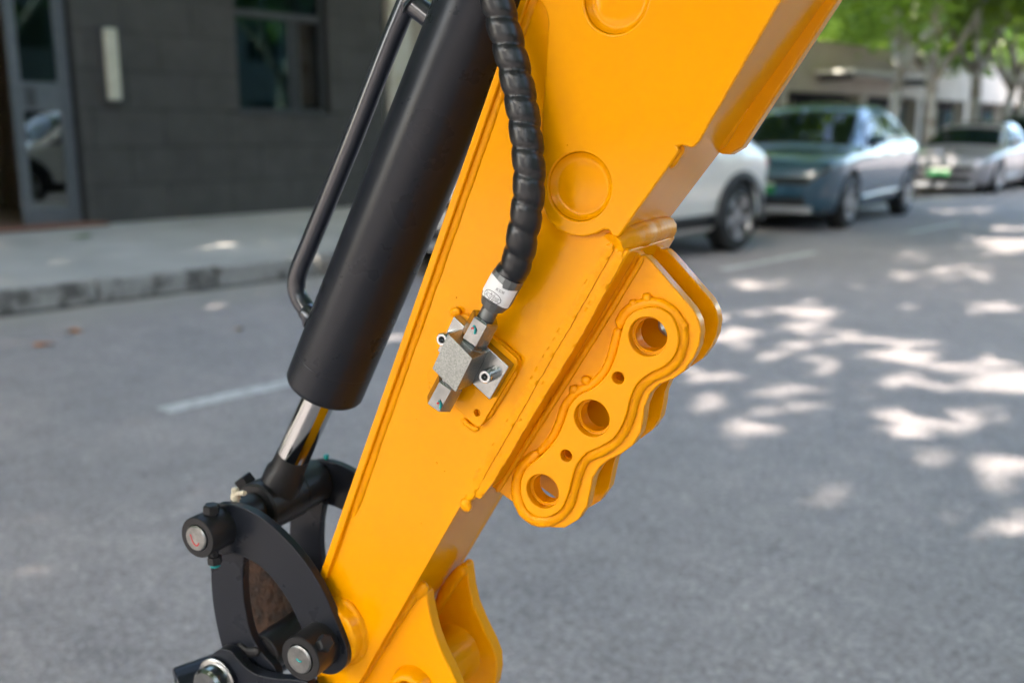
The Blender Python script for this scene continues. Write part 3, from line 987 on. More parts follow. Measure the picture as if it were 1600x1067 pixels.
def car(name, label, P, paint, loc, heading, clad=True, lamp='lamp_dark', plate=True, lip='lip_silver', light_bar=False):
    """heading: direction (radians about z) in which the nose (+x) points."""
    c = empty(name, loc, heading)
    tag(c, label, 'car', 'cars parked along the kerb')
    bm = bmesh.new()
    ts = [0, .002, .005, .01, .016, .025, .035, .05, .07, .09] + [.12 + .02 * i for i in range(39)] + [.90, .92, .935, .95, .962, .973, .982, .989, .995, 1]
    qs = [i / 3 for i in range(25)]
    rings = []
    for t in ts:
        ring = [bm.verts.new(surf(P, t, q, -1)) for q in qs]
        ring += [bm.verts.new(surf(P, t, q, 1)) for q in reversed(qs[1:-1])]
        rings.append(ring)
    n = len(rings[0])
    for A, B in zip(rings, rings[1:]):
        for i in range(n):
            j = (i + 1) % n
            bm.faces.new((A[i], A[j], B[j], B[i]))
    bm.faces.new(rings[0])
    bm.faces.new(rings[-1])
    bmesh.ops.triangulate(bm, faces=[f for f in bm.faces if len(f.verts) > 4])
    # open the wheel arches: drop shell faces inside the arch circle and below
    Lc, rad = P['L'], P['wheel']
    ra = rad * 1.10
    body = from_bm('body', bm, paint, c, True, 45)
    bm = bmesh.new()
    for ax in P['ax']:
        for sd in (-1, 1):
            bm_lathe(bm, (Lc * (.5 - ax), sd * (P['W'] / 2 - .32), rad), (0, sd, 0), [(0, ra), (.5, ra)], 36)
    bmesh.ops.recalc_face_normals(bm, faces=bm.faces)
    me = bpy.data.meshes.new('arch_cut')
    bm.to_mesh(me)
    bm.free()
    me.materials.append(M['cladding'])
    cut = bpy.data.objects.new('arch_cut', me)
    COL.objects.link(cut)
    cut.location, cut.rotation_euler = loc, (0, 0, heading)
    bpy.context.view_layer.update()
    md = body.modifiers.new('arch', 'BOOLEAN')
    md.operation, md.object, md.solver = 'DIFFERENCE', cut, 'EXACT'
    if hasattr(md, 'material_mode'):
        md.material_mode = 'TRANSFER'
    dg = bpy.context.evaluated_depsgraph_get()
    new = bpy.data.meshes.new_from_object(body.evaluated_get(dg))
    body.modifiers.clear()
    body.data = new
    bpy.data.objects.remove(cut)
    new.polygons.foreach_set('use_smooth', [True] * len(new.polygons))
    new.set_sharp_from_angle(angle=R(45))
    # wheels
    ty, ri, dk = wheel_meshes(rad)
    for ax in P['ax']:
        for sd in (-1, 1):
            wh = link('wheel', ri, 'rim', c, True, 35)
            wh.location = (Lc * (.5 - ax), sd * (P['W'] / 2 - .135), rad)
            wh.rotation_euler = (0, rng.uniform(0, 1), 0) if sd > 0 else (0, rng.uniform(0, 1), math.pi)
            link('tyre', ty, 'tyre', wh, True, 35)
            link('brake_disc', dk, 'cladding', wh, True, 35)
            if clad:
                bm = bmesh.new()
                g = []
                for k in range(25):
                    a = math.pi * (-0.04 + 1.08 * k / 24)
                    g.append([bm.verts.new((math.cos(a) * r, y, math.sin(a) * r)) for r, y in ((ra - .004, 0), (ra - .004, .03 ), (ra + .065, .022), (ra + .07, 0))])
                for A, B in zip(g, g[1:]):
                    for i in range(4):
                        bm.faces.new((A[i], A[(i + 1) % 4], B[(i + 1) % 4], B[i]))
                bm.faces.new(g[0]); bm.faces.new(g[-1])
                ar = from_bm('wheel_arch', bm, 'cladding', c, True, 50)
                ar.location = (Lc * (.5 - ax), sd * (P['W'] / 2 - .016), rad)
                if sd < 0:
                    ar.rotation_euler = (0, 0, math.pi)
    # sills / cladding
    for sd in (-1, 1):
        shell_patch('side_sill', P, lambda u, v: (P['ax'][0] + .088 + u * (P['ax'][1] - P['ax'][0] - .176), 1.6 + v * 1.15, sd), 'cladding' if clad else paint, c, 10, 5, .010)
        # side windows
        shell_patch('side_window', P, lambda u, v: (.335 + u * .175 + (v - .5) * .095 * (1 - u), 5.16 + v * .62, sd), 'car_glass', c)
        shell_patch('side_window', P, lambda u, v: (.525 + u * .165, 5.16 + v * .62, sd), 'car_glass', c)
        shell_patch('quarter_window', P, lambda u, v: (.70 + u * (.10 - .04 * v), 5.2 + v * (.56 - .2 * u), sd), 'car_glass', c, 8, 5)
        # headlight / tail light strips wrap round the corners
        shell_patch('headlight', P, lambda u, v: (.0045 + u * .05, 4.35 + v * .42, sd), lamp, c, 10, 3, .010)
        shell_patch('tail_light', P, lambda u, v: (.994 - u * .045, 4.4 + v * .5, sd), 'mark_red', c, 8, 3, .008)
        # door handles and mirror
        for t in (.50, .67):
            p = surf(P, t, 4.6, sd)
            h = box('door_handle', (-.11, -.012, -.014), (.11, .012, .014), paint, c, .008)
            h.location = p + Vector((0, sd * .014, 0))
        p = surf(P, .315, 5.15, sd)
        bm = bmesh.new()
        bmesh.ops.create_uvsphere(bm, u_segments=16, v_segments=10, radius=1)
        for vv in bm.verts:
            vv.co = Vector((vv.co.x * .085 * (1 if vv.co.x > 0 else .6), vv.co.y * .125, vv.co.z * .075))
        mi = from_bm('mirror', bm, paint, c, True, 60)
        mi.location = p + Vector((0.02, sd * .13, .10))
        box('mirror_stalk', (-.04, -.10 if sd > 0 else -.02, -.10), (.03, .02 if sd > 0 else .10, -.02), 'cladding', mi)
    both = lambda v: (v * 2, -1) if v <= .5 else ((1 - v) * 2, 1)
    def across(t_of, qlo):
        def fn(u, v):
            k, sd = both(v)
            q = qlo + (8 - qlo) * k
            return (t_of(u, k), q, sd)
        return fn
    w0, w1 = (.262, .392)
    shell_patch('windscreen', P, across(lambda u, k: w0 + u * (w1 - w0), 6.12), 'car_glass', c, 12, 18)
    shell_patch('rear_window', P, across(lambda u, k: .845 + u * .085, 6.25), 'car_glass', c, 8, 16)
    shell_patch('roof_panel', P, across(lambda u, k: .43 + u * .33, 6.6), 'car_glass', c, 10, 14, .004)
    # nose: grille slot, lower intake, lip, plate
    def nose_strip(nm, z0, z1, half, m, depth=.012, n=14):
        bm = bmesh.new()
        A = []
        hw = P['hw']
        inv = [(y, t) for t, y in hw[:6]]
        for i in range(n + 1):
            y = -half + 2 * half * i / n
            t = 0 if abs(y) < inv[0][0] else interp(inv, abs(y))
            x = P['L'] * (.5 - t) + depth - .012
            A.append((bm.verts.new((x - .05, y, z0)), bm.verts.new((x + .006, y, z0)), bm.verts.new((x + .006, y, z1)), bm.verts.new((x - .05, y, z1))))
        for a, b in zip(A, A[1:]):
            for i in range(4):
                bm.faces.new((a[i], a[(i + 1) % 4], b[(i + 1) % 4], b[i]))
        bm.faces.new(A[0]); bm.faces.new(A[-1])
        return from_bm(nm, bm, m, c, True, 40)
    zn = P['top'][0][1]
    nose_strip('grille', zn - .005, zn + .085, .66, 'cladding', .014)
    nose_strip('intake', P['bot'][0][1] - .13, P['bot'][0][1] - .01, .62, 'cladding', .006)
    nose_strip('front_lip', P['bot'][0][1] - .21, P['bot'][0][1] - .135, .70, lip, .012)
    if light_bar:
        nose_strip('light_bar', zn + .09, zn + .10, .5, 'lamp_glass', .016)
    if plate:
        zz = P['bot'][0][1] + .02
        x = P['L'] / 2 + .012
        np_ = box('number_plate', (x, -.24, zz), (x + .012, .24, zz + .14), 'plate_green', c, .003)
        box('plate_band', (x + .0125, -.235, zz + .10), (x + .0145, .235, zz + .138), 'sign_white', np_)
    return c

def head(v):
    return math.atan2(v.y, v.x)
def place(P, axle, contact, d, side):
    """car centre so that the wheel on the given side and axle stands at contact; d = nose direction."""
    dv = Vector((d.x, d.y, 0)).normalized()
    left = Vector((-dv.y, dv.x, 0))
    return contact - dv * P['L'] * (.5 - P['ax'][axle]) - left * side * (P['W'] / 2 - .06)
nose = -S_DIR
blue_d = Vector((-1.60, -2.24, 0)).normalized()
SUVB = dict(SUV)
car('parked_car', 'blue grey parked car with a black windscreen and a green number plate', SUVB, 'car_blue', place(SUVB, 0, gnd(1322, 358), blue_d, 1), head(blue_d), clad=False)
WH = dict(SUV, L=4.45)
car('parked_car', 'white parked car with black wheel arches, half hidden by the yellow arm', WH, 'car_white', place(WH, 1, gnd(1148, 393), nose, 1), head(nose), plate=False)
car('parked_car', 'silver parked sedan with bright headlights beyond the blue car', SEDAN, 'car_silver', place(SEDAN, 0, gnd(1556, 303), (nose * 1.0 + N_DIR * 0.03), 1), head(nose + N_DIR * 0.03), clad=False, lamp='lamp_glass')
car('parked_car', 'dark parked car at the right edge, behind the silver sedan', SUVB, 'car_dark', place(SUVB, 0, on_ray(1650, 6.3), nose, 1), head(nose), clad=False, lamp='lamp_glass')

# ------------------------------------------------------------------ the excavator arm
K = 0.72                                  # metres per unit: the front plate is K metres away at photo pixel (750, 550)
TH_ARM = R(27)
T_DIR = Vector((math.cos(TH_ARM), -math.sin(TH_ARM), 0))    # in the plate, to the right
D_DIR = Vector((math.sin(TH_ARM), math.cos(TH_ARM), 0))     # into the depth, across the arm
def ray(px, py):
    a, b = (px - 800) / F_PX, -(py - 533.5) / F_PX
    return Vector((a, CP + b * SP, -SP + b * CP))
P0 = ray(750, 550)
def V(px, py, w=0.0):
    """local point (metres) of the arm on the plane w units behind the front plate."""
    r = ray(px, py)
    k = (D_DIR.dot(P0) + w) / D_DIR.dot(r)
    q = r * k - P0
    return Vector((q.dot(T_DIR), w, q.z)) * K
EX = empty('excavator', Vector((0, 0, CAM_H)) + P0 * K, -TH_ARM)
tag(EX, 'yellow excavator arm with a black hydraulic cylinder, hose and bucket linkage', 'excavator')
DY = Vector((0, 1, 0))
AW = 0.140                                # arm width in units

def rounded(pts, r, n=5):
    """round the corners of a closed 2-D polygon."""
    out = []
    m = len(pts)
    for i in range(m):
        p, a, b = Vector(pts[i]), Vector(pts[i - 1]), Vector(pts[(i + 1) % m])
        u, v = (a - p), (b - p)
        rr = min(r, u.length * 0.45, v.length * 0.45)
        s, e = p + u.normalized() * rr, p + v.normalized() * rr
        for k in range(n + 1):
            t = k / n
            out.append(s * (1 - t) ** 2 + p * 2 * t * (1 - t) + e * t * t)
    return out

def curve_closed(pts, n=6):
    m = len(pts)
    out = []
    for i in range(m):
        a, b, c, d = (Vector(pts[(i + k) % m]) for k in (-1, 0, 1, 2))
        for k in range(n):
            t = k / n
            out.append(0.5 * ((2 * b) + (c - a) * t + (2 * a - 5 * b + 4 * c - d) * t * t + (3 * b - a - 3 * c + d) * t ** 3))
    return out

def circ(c, r, n=40):
    return [Vector((c.x + r * math.cos(2 * math.pi * k / n), c.z + r * math.sin(2 * math.pi * k / n))) for k in range(n)]

def uv(pts, w):
    return [Vector((q.x, q.z)) for q in (V(x, y, w) for x, y in pts)]

def plate(name, outer, w0, w1, m, parent, holes=(), bev=0.0012, seg=2):
    """prism over a 2-D outline (local u, z in metres) between depths w0 and w1 (units), with through holes."""
    bm = bmesh.new()
    es = []
    for loop in [outer] + list(holes):
        vs = [bm.verts.new((q[0], w0 * K, q[1])) for q in loop]
        es += [bm.edges.new((vs[i], vs[(i + 1) % len(vs)])) for i in range(len(vs))]
    bmesh.ops.triangle_fill(bm, edges=es, use_beauty=True, use_dissolve=False)
    bmesh.ops.dissolve_limit(bm, angle_limit=0.001, verts=[], edges=[e for e in bm.edges if len(e.link_faces) == 2])
    front = list(bm.faces)
    r = bmesh.ops.extrude_face_region(bm, geom=front, use_keep_orig=True)
    bmesh.ops.translate(bm, verts=[g for g in r['geom'] if isinstance(g, bmesh.types.BMVert)], vec=(0, (w1 - w0) * K, 0))
    o = from_bm(name, bm, m, parent, True, 30)
    if bev:
        bevel(o, bev, seg)
    return o

def weld(pts, w, r, parent, name='weld_bead', m='weld', step=None, flat=0.5, lump=0.16):
    """lumpy weld bead along photo points on depth w (a number or one per point); r in units."""
    ws = w if isinstance(w, (list, tuple)) else [w] * len(pts)
    path = smooth_path([V(x, y, ww) for (x, y), ww in zip(pts, ws)], r * K * (step or 0.25))
    seed = Vector((rng.uniform(0, 50), rng.uniform(0, 50), 0))
    n = len(path)
    def rad(i, s, a):
        e = min(1.0, (i + 0.6) / 4, (n - i - 0.4) / 4)
        rip = 0.028 * math.sin(s / (r * K) * 4.2 + 1.4 * math.cos(a) + 1.5 * noise.noise(path[i] * (0.6 / (r * K))))
        fl_ = flat / math.sqrt((flat * math.sin(a)) ** 2 + math.cos(a) ** 2)       # e1 of the sweep points into the depth: squash there
        return fl_ * r * K * math.sqrt(max(e, .05)) * (1 + rip + lump * noise.noise(path[i] * (0.45 / (r * K)) + seed) + 0.06 * noise.noise(path[i] * (1.6 / (r * K)) + seed + Vector((0, 0, a))))
    bm = bmesh.new()
    bm_sweep(bm, path, rad, 10)
    return from_bm(name, bm, m, parent, True, 80)

def line_at(p, q, y):
    k = (y - p[1]) / (q[1] - p[1])
    return (p[0] + (q[0] - p[0]) * k, y)
LT = lambda y: line_at((805, 20), (500, 893), y)          # outer edge of the top plate, front
RB = lambda y: line_at((960, 372), (565, 1060), y)        # lower front edge of the side plate

# side plates and the box
side_px = [(LT(-80)[0] + 9, -80), (LT(900)[0] + 9, 900), (505, 960), (490, 1100), (548, 1090), RB(1040), RB(372), (1050, 240), (1262, -80)]
ARM = plate('dipper_arm', uv(side_px, 0), 0.0, 0.010, 'yellow', EX, bev=0.0008)
ARM['label'] = 'yellow painted steel dipper arm'
fo = uv(side_px, 0)
plate('side_plate', fo, AW - 0.010, AW, 'yellow', ARM)
# top plate: stands a little proud of the side plates
tp = [LT(-80), LT(905), (LT(905)[0] + 13, 905), (LT(-80)[0] + 13, -80)]
plate('top_plate', uv(tp, -0.006), -0.006, AW + 0.006, 'yellow', ARM, bev=0.0015)
# underside plate, lower and upper stretch
bp = [RB(374), RB(1060), (RB(1060)[0] - 12, 1054), (RB(374)[0] - 14, 366)]
plate('bottom_plate', uv([(x - 1, y) for x, y in bp], 0), 0.0006, AW - 0.0004, 'yellow', ARM, bev=0.0008)
UP = lambda y: line_at((962, 372), (1064, 234), y)
bp2 = [UP(372), UP(234), line_at((1064, 234), (1226, 0), -80), (line_at((1064, 234), (1226, 0), -80)[0] - 16, -90), (UP(234)[0] - 16, 226), (UP(372)[0] - 10, 362)]
plate('bottom_plate', uv(bp2, 0), 0.0008, AW - 0.0008, 'yellow', ARM, bev=0.0008)
# doubler plate welded on the upper half, with two round plug recesses
dish1 = V(905, 292, -0.010)
dish2 = V(962, -2, -0.010)
DR = 0.0305 * 1.0 * K / 0.72 * 0.72 / K * K * 1.02
dbl_px = [(832, -80), (842, 0), (852, 16), (856, 33), (853, 90), (846, 194), (846, 290), (848, 322), (854, 342), (869, 359), (891, 368), (912, 370), (930, 366), (943, 359), (951, 360), (957, 370),
          (966, 371), (1062, 236), (1058, 229), (1066, 227), (1082, 232), (1092, 222), (1221, 0), (1268, -80)]
DBL = plate('doubler_plate', uv(dbl_px, -0.010), -0.010, -0.0004, 'yellow', ARM, holes=[circ(dish1, DR), circ(dish2, DR * .95)], bev=0.0022, seg=3)
for c, r in ((dish1, DR), (dish2, DR * .95)):
    pr = [(0.0066, r * 1.02), (0.0022, r * 0.985), (0.0040, r * 0.93), (0.0056, r * 0.86), (0.0062, r * 0.78), (0.0058, r * 0.70), (0.0055, r * .5), (0.0055, 0)]
    lathe('plug_recess', c, DY, pr, 'yellow', DBL, seg=48, closed=False, angle=80)
# far doubler plate: reaches past the underside
fd = [(1128, 241), (1140, 242), (1159, 231), (1309, 0), (1362, -80), (1220, -80), (1120, 120), (1096, 228)]
plate('far_doubler_plate', uv(fd, AW - 0.012), AW - 0.012, AW + 0.010, 'yellow', ARM, bev=0.0022, seg=3)
weld([(1118, 232), (1150, 176), (1190, 108), (1252, 0), (1290, -66)], AW - 0.013, 0.010, ARM, lump=0.05)
weld([(1046, 262), (1062, 237), (1068, 229)], -0.002, 0.0045, ARM)
# fillets between the side plate and the top plate, and along the lower front edge
weld([(LT(y)[0] + 20, y) for y in range(-70, 890, 80)], 0.0015, 0.0080, ARM, step=0.8, flat=0.4, lump=0.10)
# reinforcement plate under the arm that carries the lugs
RF = lambda y: line_at((985, 393), (769, 757), y)
rf_px = [(961, 381), (985, 391), RF(500), RF(757), (735, 785), RB(782), RB(500)]
plate('reinforcement_plate', uv(rf_px, 0.0005), 0.0005, AW - 0.004, 'yellow', ARM, bev=0.0022, seg=3)
weld([(957, 380), (930, 428), (900, 481), (870, 533), (840, 585), (812, 635), (786, 680), (758, 729), (730, 782)], 0.0004, 0.0075, ARM, flat=0.26, lump=0.10)
weld([(972, 392), (940, 452), (905, 516), (868, 578), (830, 640), (795, 700), (768, 744), (745, 776)], 0.0012, 0.0080, ARM, flat=0.25, lump=0.10)
weld([(733, 780), (727, 788), (736, 795)], 0.001, 0.0075, ARM)
# end bead across the underside
q0, q1 = V(966, 386, 0.004), V(966, 386, AW - 0.004)
bm = bmesh.new()
eb = V(967, 379, 0.0)
path = smooth_path([V(957, 384, 0.001)] + [eb + Vector((dx * K, w_ * K, dz * K)) for w_, dx, dz in ((0.010, -.003, .001), (0.022, .001, .002), (0.05, .002, .003), (0.08, .001, .003), (0.11, .002, .004), (AW - .014, .001, .002))], 0.003)
sd_ = Vector((3.1, 0, 0))
bm_sweep(bm, path, lambda i, s, a: K * 0.0135 * (1 + 0.25 * noise.noise(path[i] * 45 + sd_) + 0.10 * noise.noise(path[i] * 130 + Vector((0, a, 0)))), 12, (1, 0, 0))
from_bm('weld_bead', bm, 'weld', ARM, True, 80)
weld([(968, 372), (1010, 314), (1055, 251)], AW - 0.006, 0.003, ARM)

# three-hole lugs
c4 = lambda x, y: (640 + x / 2.32, 380 + y / 2.32)
LW = 0.030
base_px = [(836, 45), (856, 48), (876, 66), (1030, 243), (1050, 285), (1056, 325), (1048, 375), (1030, 415), (995, 465), (955, 492), (905, 512), (872, 545), (852, 592), (846, 640), (836, 690), (808, 733), (765, 765),
           (722, 785), (690, 810), (665, 850), (654, 900), (643, 955), (610, 1003), (560, 1032), (515, 1031), (470, 1008), (420, 972), (300, 886), (250, 850), (790, -5)]
boss_px = [(770, 310), (795, 262), (845, 236), (900, 234), (945, 262), (970, 310), (974, 360), (958, 410), (922, 447), (868, 474), (825, 510), (800, 560), (788, 610), (770, 660), (738, 708), (690, 738), (640, 762),
           (605, 805), (588, 855), (574, 910), (550, 962), (510, 990), (465, 992), (425, 965), (404, 915), (403, 860), (425, 812), (475, 770), (525, 715), (556, 655), (575, 598), (612, 552), (672, 520), (718, 470), (748, 400)]
holes4 = [(865, 338, 68), (662, 633, 63), (484, 897, 58)]
small4 = [(758, 487, 21), (570, 768, 20)]
def c4uv(pts, w):
    return uv([c4(*p) for p in pts], w)
def hole_at(h, w, f=1.0):
    c = V(*c4(h[0], h[1]), w)
    r = (V(*c4(h[0], h[1] + h[2]), w) - V(*c4(h[0], h[1] - h[2]), w)).length / 2 * 1.04
    return c, r * f
base_uv = c4uv(base_px, LW)
holes_b = [circ(*hole_at(h, LW - .008, .90)) for h in holes4] + [circ(*hole_at(h, LW - .008), 16) for h in small4]
LUG = plate('lug_plate', base_uv, LW, LW + 0.016, 'yellow', ARM, holes=holes_b, bev=0.0014, seg=2)
boss_uv = curve_closed(c4uv(boss_px, LW - 0.010), 3)
holes_f = [circ(*hole_at(h, LW - .008)) for h in holes4] + [circ(*hole_at(h, LW - .008), 16) for h in small4]
plate('boss_plate', boss_uv, LW - 0.010, LW - 0.0003, 'yellow', LUG, holes=holes_f, bev=0.0011)
# fillet weld round the boss plate, and start blobs
wl_pts = [c4(*p) for p in boss_px]
def offset_out(pts, d):
    cx = sum(p[0] for p in pts) / len(pts)
    out = []
    for i in range(len(pts)):
        a, b = pts[i - 1], pts[(i + 1) % len(pts)]
        tx, ty_ = b[0] - a[0], b[1] - a[1]
        l = math.hypot(tx, ty_)
        out.append((pts[i][0] + ty_ / l * d, pts[i][1] - tx / l * d))
    return out
ofs = offset_out(wl_pts, 5.0)
weld(ofs[0:28], LW - 0.001, 0.0070, LUG, flat=0.62, lump=0.14)
weld(ofs[27:] + ofs[:1], LW - 0.001, 0.0052, LUG, flat=0.6)
for (x, y) in ((812, 222), (640, 498), (595, 530), (455, 768), (990, 300), (860, 200)):
    px, py = c4(x, y)
    weld([(px - 5, py + 5), (px, py), (px + 6, py - 4)], LW - 0.002, 0.0065, LUG)
for h in holes4:
    c, r = hole_at(h, LW - .008)
    lathe('bushing', c + DY * K * 0.009, DY, [(0, r * .97), (0, r * .86), (K * .016, r * .86), (K * .016, r * .97)], 'yellow', LUG, seg=40, closed=False)
FW = LW + 0.060
holes_far = [circ(*hole_at(h, LW - .008, .60)) for h in holes4]
FAR = plate('lug_plate', base_uv, FW, FW + 0.016, 'yellow', ARM, holes=holes_far, bev=0.0014, seg=2)
for h in holes4:
    c, r = hole_at(h, LW - .008)
    c = Vector((c.x, FW * K - 0.0006, c.z))
    lathe('bushing', c, DY, [(0, r * .70), (-.0012, r * .68), (-.0012, r * .56), (0, r * .54), (K * .018, r * .54), (K * .018, r * .70)], 'bush', FAR, seg=40, closed=False)
weld([(1004, 402), (960, 476), (915, 548), (870, 620), (820, 698), (776, 768)], LW - 0.001, 0.0035, LUG)

# lower end: twin lugs, cross tube, boss on the side plate
c5 = lambda x, y: (540 + x / 3.996, 800 + y / 3.996)
nl = [c5(*p) for p in ((415, 520), (470, 488), (505, 505), (514, 560), (528, 640), (552, 740), (590, 850), (640, 955), (690, 1060), (720, 1150), (700, 1260), (560, 1330), (300, 1320), (60, 1240), (-30, 1230), (100, 1028))]
BW = 0.016
bo_c = V(*c5(425, 1095), BW)
NL = plate('pivot_lug', uv(nl, BW), BW, BW + 0.016, 'yellow', ARM, holes=[circ(bo_c, 0.0105)], bev=0.002, seg=3)
lathe('boss', bo_c + DY * (-0.011 * K * 1.4), DY, [(0.016, 0.0102), (0.003, 0.0100), (0.0, 0.0116), (-0.001, 0.0135), (0.001, 0.0165), (0.006, 0.0190), (0.012, 0.0205), (0.016, 0.022)], 'yellow', NL, seg=40, closed=False, angle=80)
weld([(560, 1064), (590, 1016), (620, 968), (648, 925)], BW - 0.001, 0.0075, NL)
weld([(643, 930), (655, 921), (667, 914)], BW + 0.002, 0.011, NL)
FL = AW - 0.034
fl = [c5(*p) for p in ((690, 345), (730, 318), (758, 332), (764, 380), (775, 470), (800, 580), (850, 700), (905, 810), (940, 900), (945, 990), (930, 1080), (880, 1180), (760, 1230), (560, 1200), (440, 1000), (545, 600))]
FLO = plate('pivot_lug', uv(fl, FL), FL, FL + 0.018, 'yellow', ARM, bev=0.002, seg=3)
weld([c5(745, 345), c5(690, 400), c5(640, 470), c5(590, 560), c5(545, 640)], FL - 0.001, 0.0085, FLO)
tb = Vector((bo_c.x, (BW + .014) * K, bo_c.z))
lathe('cross_tube', tb, DY, [(0, .0215), ((FL - BW - .014) * K - .006, .0215), ((FL - BW - .014) * K - .002, .0250), ((FL - BW - .014) * K, .027)], 'yellow', NL, seg=40, closed=False, angle=80)
pb = V(527, 985, -0.001)
lathe('pivot_boss', pb, DY, [(0.004, 0.033), (0.0, 0.031), (-0.003, 0.0285), (-0.0045, 0.0275), (-0.0095, 0.0270), (-0.011, 0.025), (-0.011, 0.012), (0.0, 0.012)], 'yellow', ARM, seg=48, closed=False, angle=70)
weld([(533, 938), (550, 952), (562, 975), (566, 1000), (560, 1025)], -0.001, 0.0075, ARM)
# small paint drips and spatter balls on the side plate
bm = bmesh.new()
for k in range(12):
    y = rng.uniform(120, 860)
    x = rng.uniform(LT(y)[0] + 45, min(RB(max(y, 372))[0] - 30, 1000))
    p = V(x, y, 0.0 if (x < 840 or y > 380) else -0.010)
    bmesh.ops.create_icosphere(bm, subdivisions=1, radius=rng.uniform(0.0004, 0.0009), matrix=Matrix.Translation(p))
sp = from_bm('weld_spatter', bm, 'yellow', ARM, True, 80)
sp['kind'] = 'stuff'

# ---- bucket cylinder
MW = AW / 2
B0, B1 = V(506, 607, MW), V(696, 146, MW)
bx = (B1 - B0).normalized()
BR = 0.0475 * K
blen = (V(770, -60, MW) - B0).length + 0.08
CYL = lathe('bucket_cylinder', B0, bx, [(0.004, 0.0), (0.0, BR * .55), (0.0, BR * .90), (0.0012, BR * .965), (0.004, BR), (0.005, BR), (0.0284, BR), (0.0286, BR), (0.0289, BR * .994), (0.0298, BR * .994), (0.0301, BR), (0.0303, BR), (blen, BR), (blen, 0)], 'black_paint', EX, seg=72, closed=False, angle=40)
CYL['label'] = 'black painted cylinder barrel'
def on_axis(px, py, r_out):
    return V(px, py, MW)
pp = [V(672, -80, MW), V(634, 10, MW), V(604, 82, MW), V(546, 230, MW), V(487, 374, MW), V(468, 420, MW), V(463, 443, MW), V(467, 464, MW), V(478, 482, MW), V(492, 500, MW)]
sweep('oil_pipe', pp, 0.0112 * K, 'pipe_gloss', CYL, 20, 0.004)
sweep('pipe_stub', [V(640, 2, MW), V(660, 18, MW), V(690, 42, MW)], 0.0122 * K, 'pipe_gloss', CYL, 20, 0.004)
for (a, b) in (((678, 30), (686, 38)), ((643, 4), (648, 10)), ((478, 484), (492, 498))):
    bm = bmesh.new()
    path = smooth_path([V(*a, MW), V((a[0] + b[0]) / 2, (a[1] + b[1]) / 2, MW), V(*b, MW)], 0.0016)
    n_ = len(path)
    bm_sweep(bm, path, lambda i, s, an: K * 0.0150 * (0.80 + 0.30 * i / n_) * (1 + 0.13 * noise.noise(path[i] * 160 + Vector((an, 0, 0)))), 16)
    from_bm('weld_bead', bm, 'pipe_gloss', CYL, True, 80)
# rod and rod eye
E0 = V(308, 840, -0.062)                        # front of the upper pin
eye = Vector((E0.x, MW * K, E0.z))
rod_ax = (B0 - eye).normalized()
rl = (B0 - eye).length
RR = 0.0205 * K
ROD = lathe('piston_rod', eye, rod_ax, [(rl * .42, RR), (rl + 0.01, RR)], 'chrome', CYL, seg=48)
lathe('rod_end', eye, rod_ax, [(0.0, RR * 1.25), (rl * .26, RR * 1.22), (rl * .30, RR * 1.04), (rl * .425, RR * 1.02), (rl * .425, RR * .98)], 'black_steel', CYL, seg=40, closed=False)
ey = lathe('rod_eye', eye - DY * 0.034 * K, DY, [(0, .010), (0, .0245 * K * 1.25), (0.002, .0265 * K * 1.25), (.066 * K, .0265 * K * 1.25), (.068 * K, .0245 * K * 1.25), (.068 * K, .010)], 'black_steel', CYL, seg=40, closed=False)
# hexagon plug on the rod eye
hx = eye + Vector((-0.016, -0.012, 0.014))
lathe('plug', hx, Vector((-0.55, -0.2, 0.8)), [(-0.012, 0.008), (0.003, 0.008), (0.003, 0.0096), (0.011, 0.0096), (0.012, 0.0085), (0.012, 0)], 'black_steel', CYL, seg=6, angle=20)

# ---- linkage
c3 = lambda x, y: (250 + x / 3.076, 720 + y / 3.076)
LKW = -0.024
lk = [c3(*p) for p in ((232, 225), (290, 207), (365, 214), (450, 250), (540, 315), (640, 415), (720, 520), (790, 640), (845, 770), (885, 870), (900, 930), (890, 985), (850, 1020), (810, 1026), (760, 1010), (720, 960), (705, 880),
                      (672, 790), (625, 690), (560, 590), (490, 515), (420, 470), (350, 445), (290, 450), (235, 440), (190, 400), (175, 330), (195, 260))]
lk_uv = curve_closed(uv(lk, LKW), 4)
LINK = plate('link_plate', lk_uv, LKW, LKW + 0.011, 'black_paint', EX, bev=0.0009)
F0 = V(469, 1029, -0.062)                       # front of the lower pin
def boss(c, r, rp, parent, mark):
    L_ = 0.038 * K
    b_ = lathe('boss', c, DY, [(0.004, rp), (0.0, rp * 1.02), (0, r * .97), (.0008, r), (L_, r), (L_ + .0001, rp)], 'black_steel', parent, seg=48, closed=False)
    lathe('pin', c, DY, [(-.0022, 0), (-.0022, rp * .86), (-.0012, rp * .97), (0.002, rp * .985), (.004, rp * .985)], 'pin_steel', b_, seg=40, closed=False)
    return b_
b1 = boss(E0, 0.0245 * K, 0.0158 * K, LINK, 'mark_red')
b2 = boss(F0, 0.0262 * K, 0.0172 * K, LINK, 'mark_green')
def smear(c, pts, m, parent, off=-.0028, r=.0009):
    bm = bmesh.new()
    path = smooth_path([c + Vector((x, off, z)) for x, z in pts], 0.0008)
    bm_sweep(bm, path, lambda i, s, a: r * (1 + .3 * noise.noise(path[i] * 900)), 8)
    return from_bm('paint_mark', bm, m, parent, True, 80)
smear(E0, [(-.005, .003), (-.003, -.003), (.001, -.006), (.004, -.003)], 'mark_red', b1, -.0019, .0007)
smear(F0, [(-.002, .001), (.001, -.001), (.003, .0)], 'mark_green', b2, -.0019, .0009)
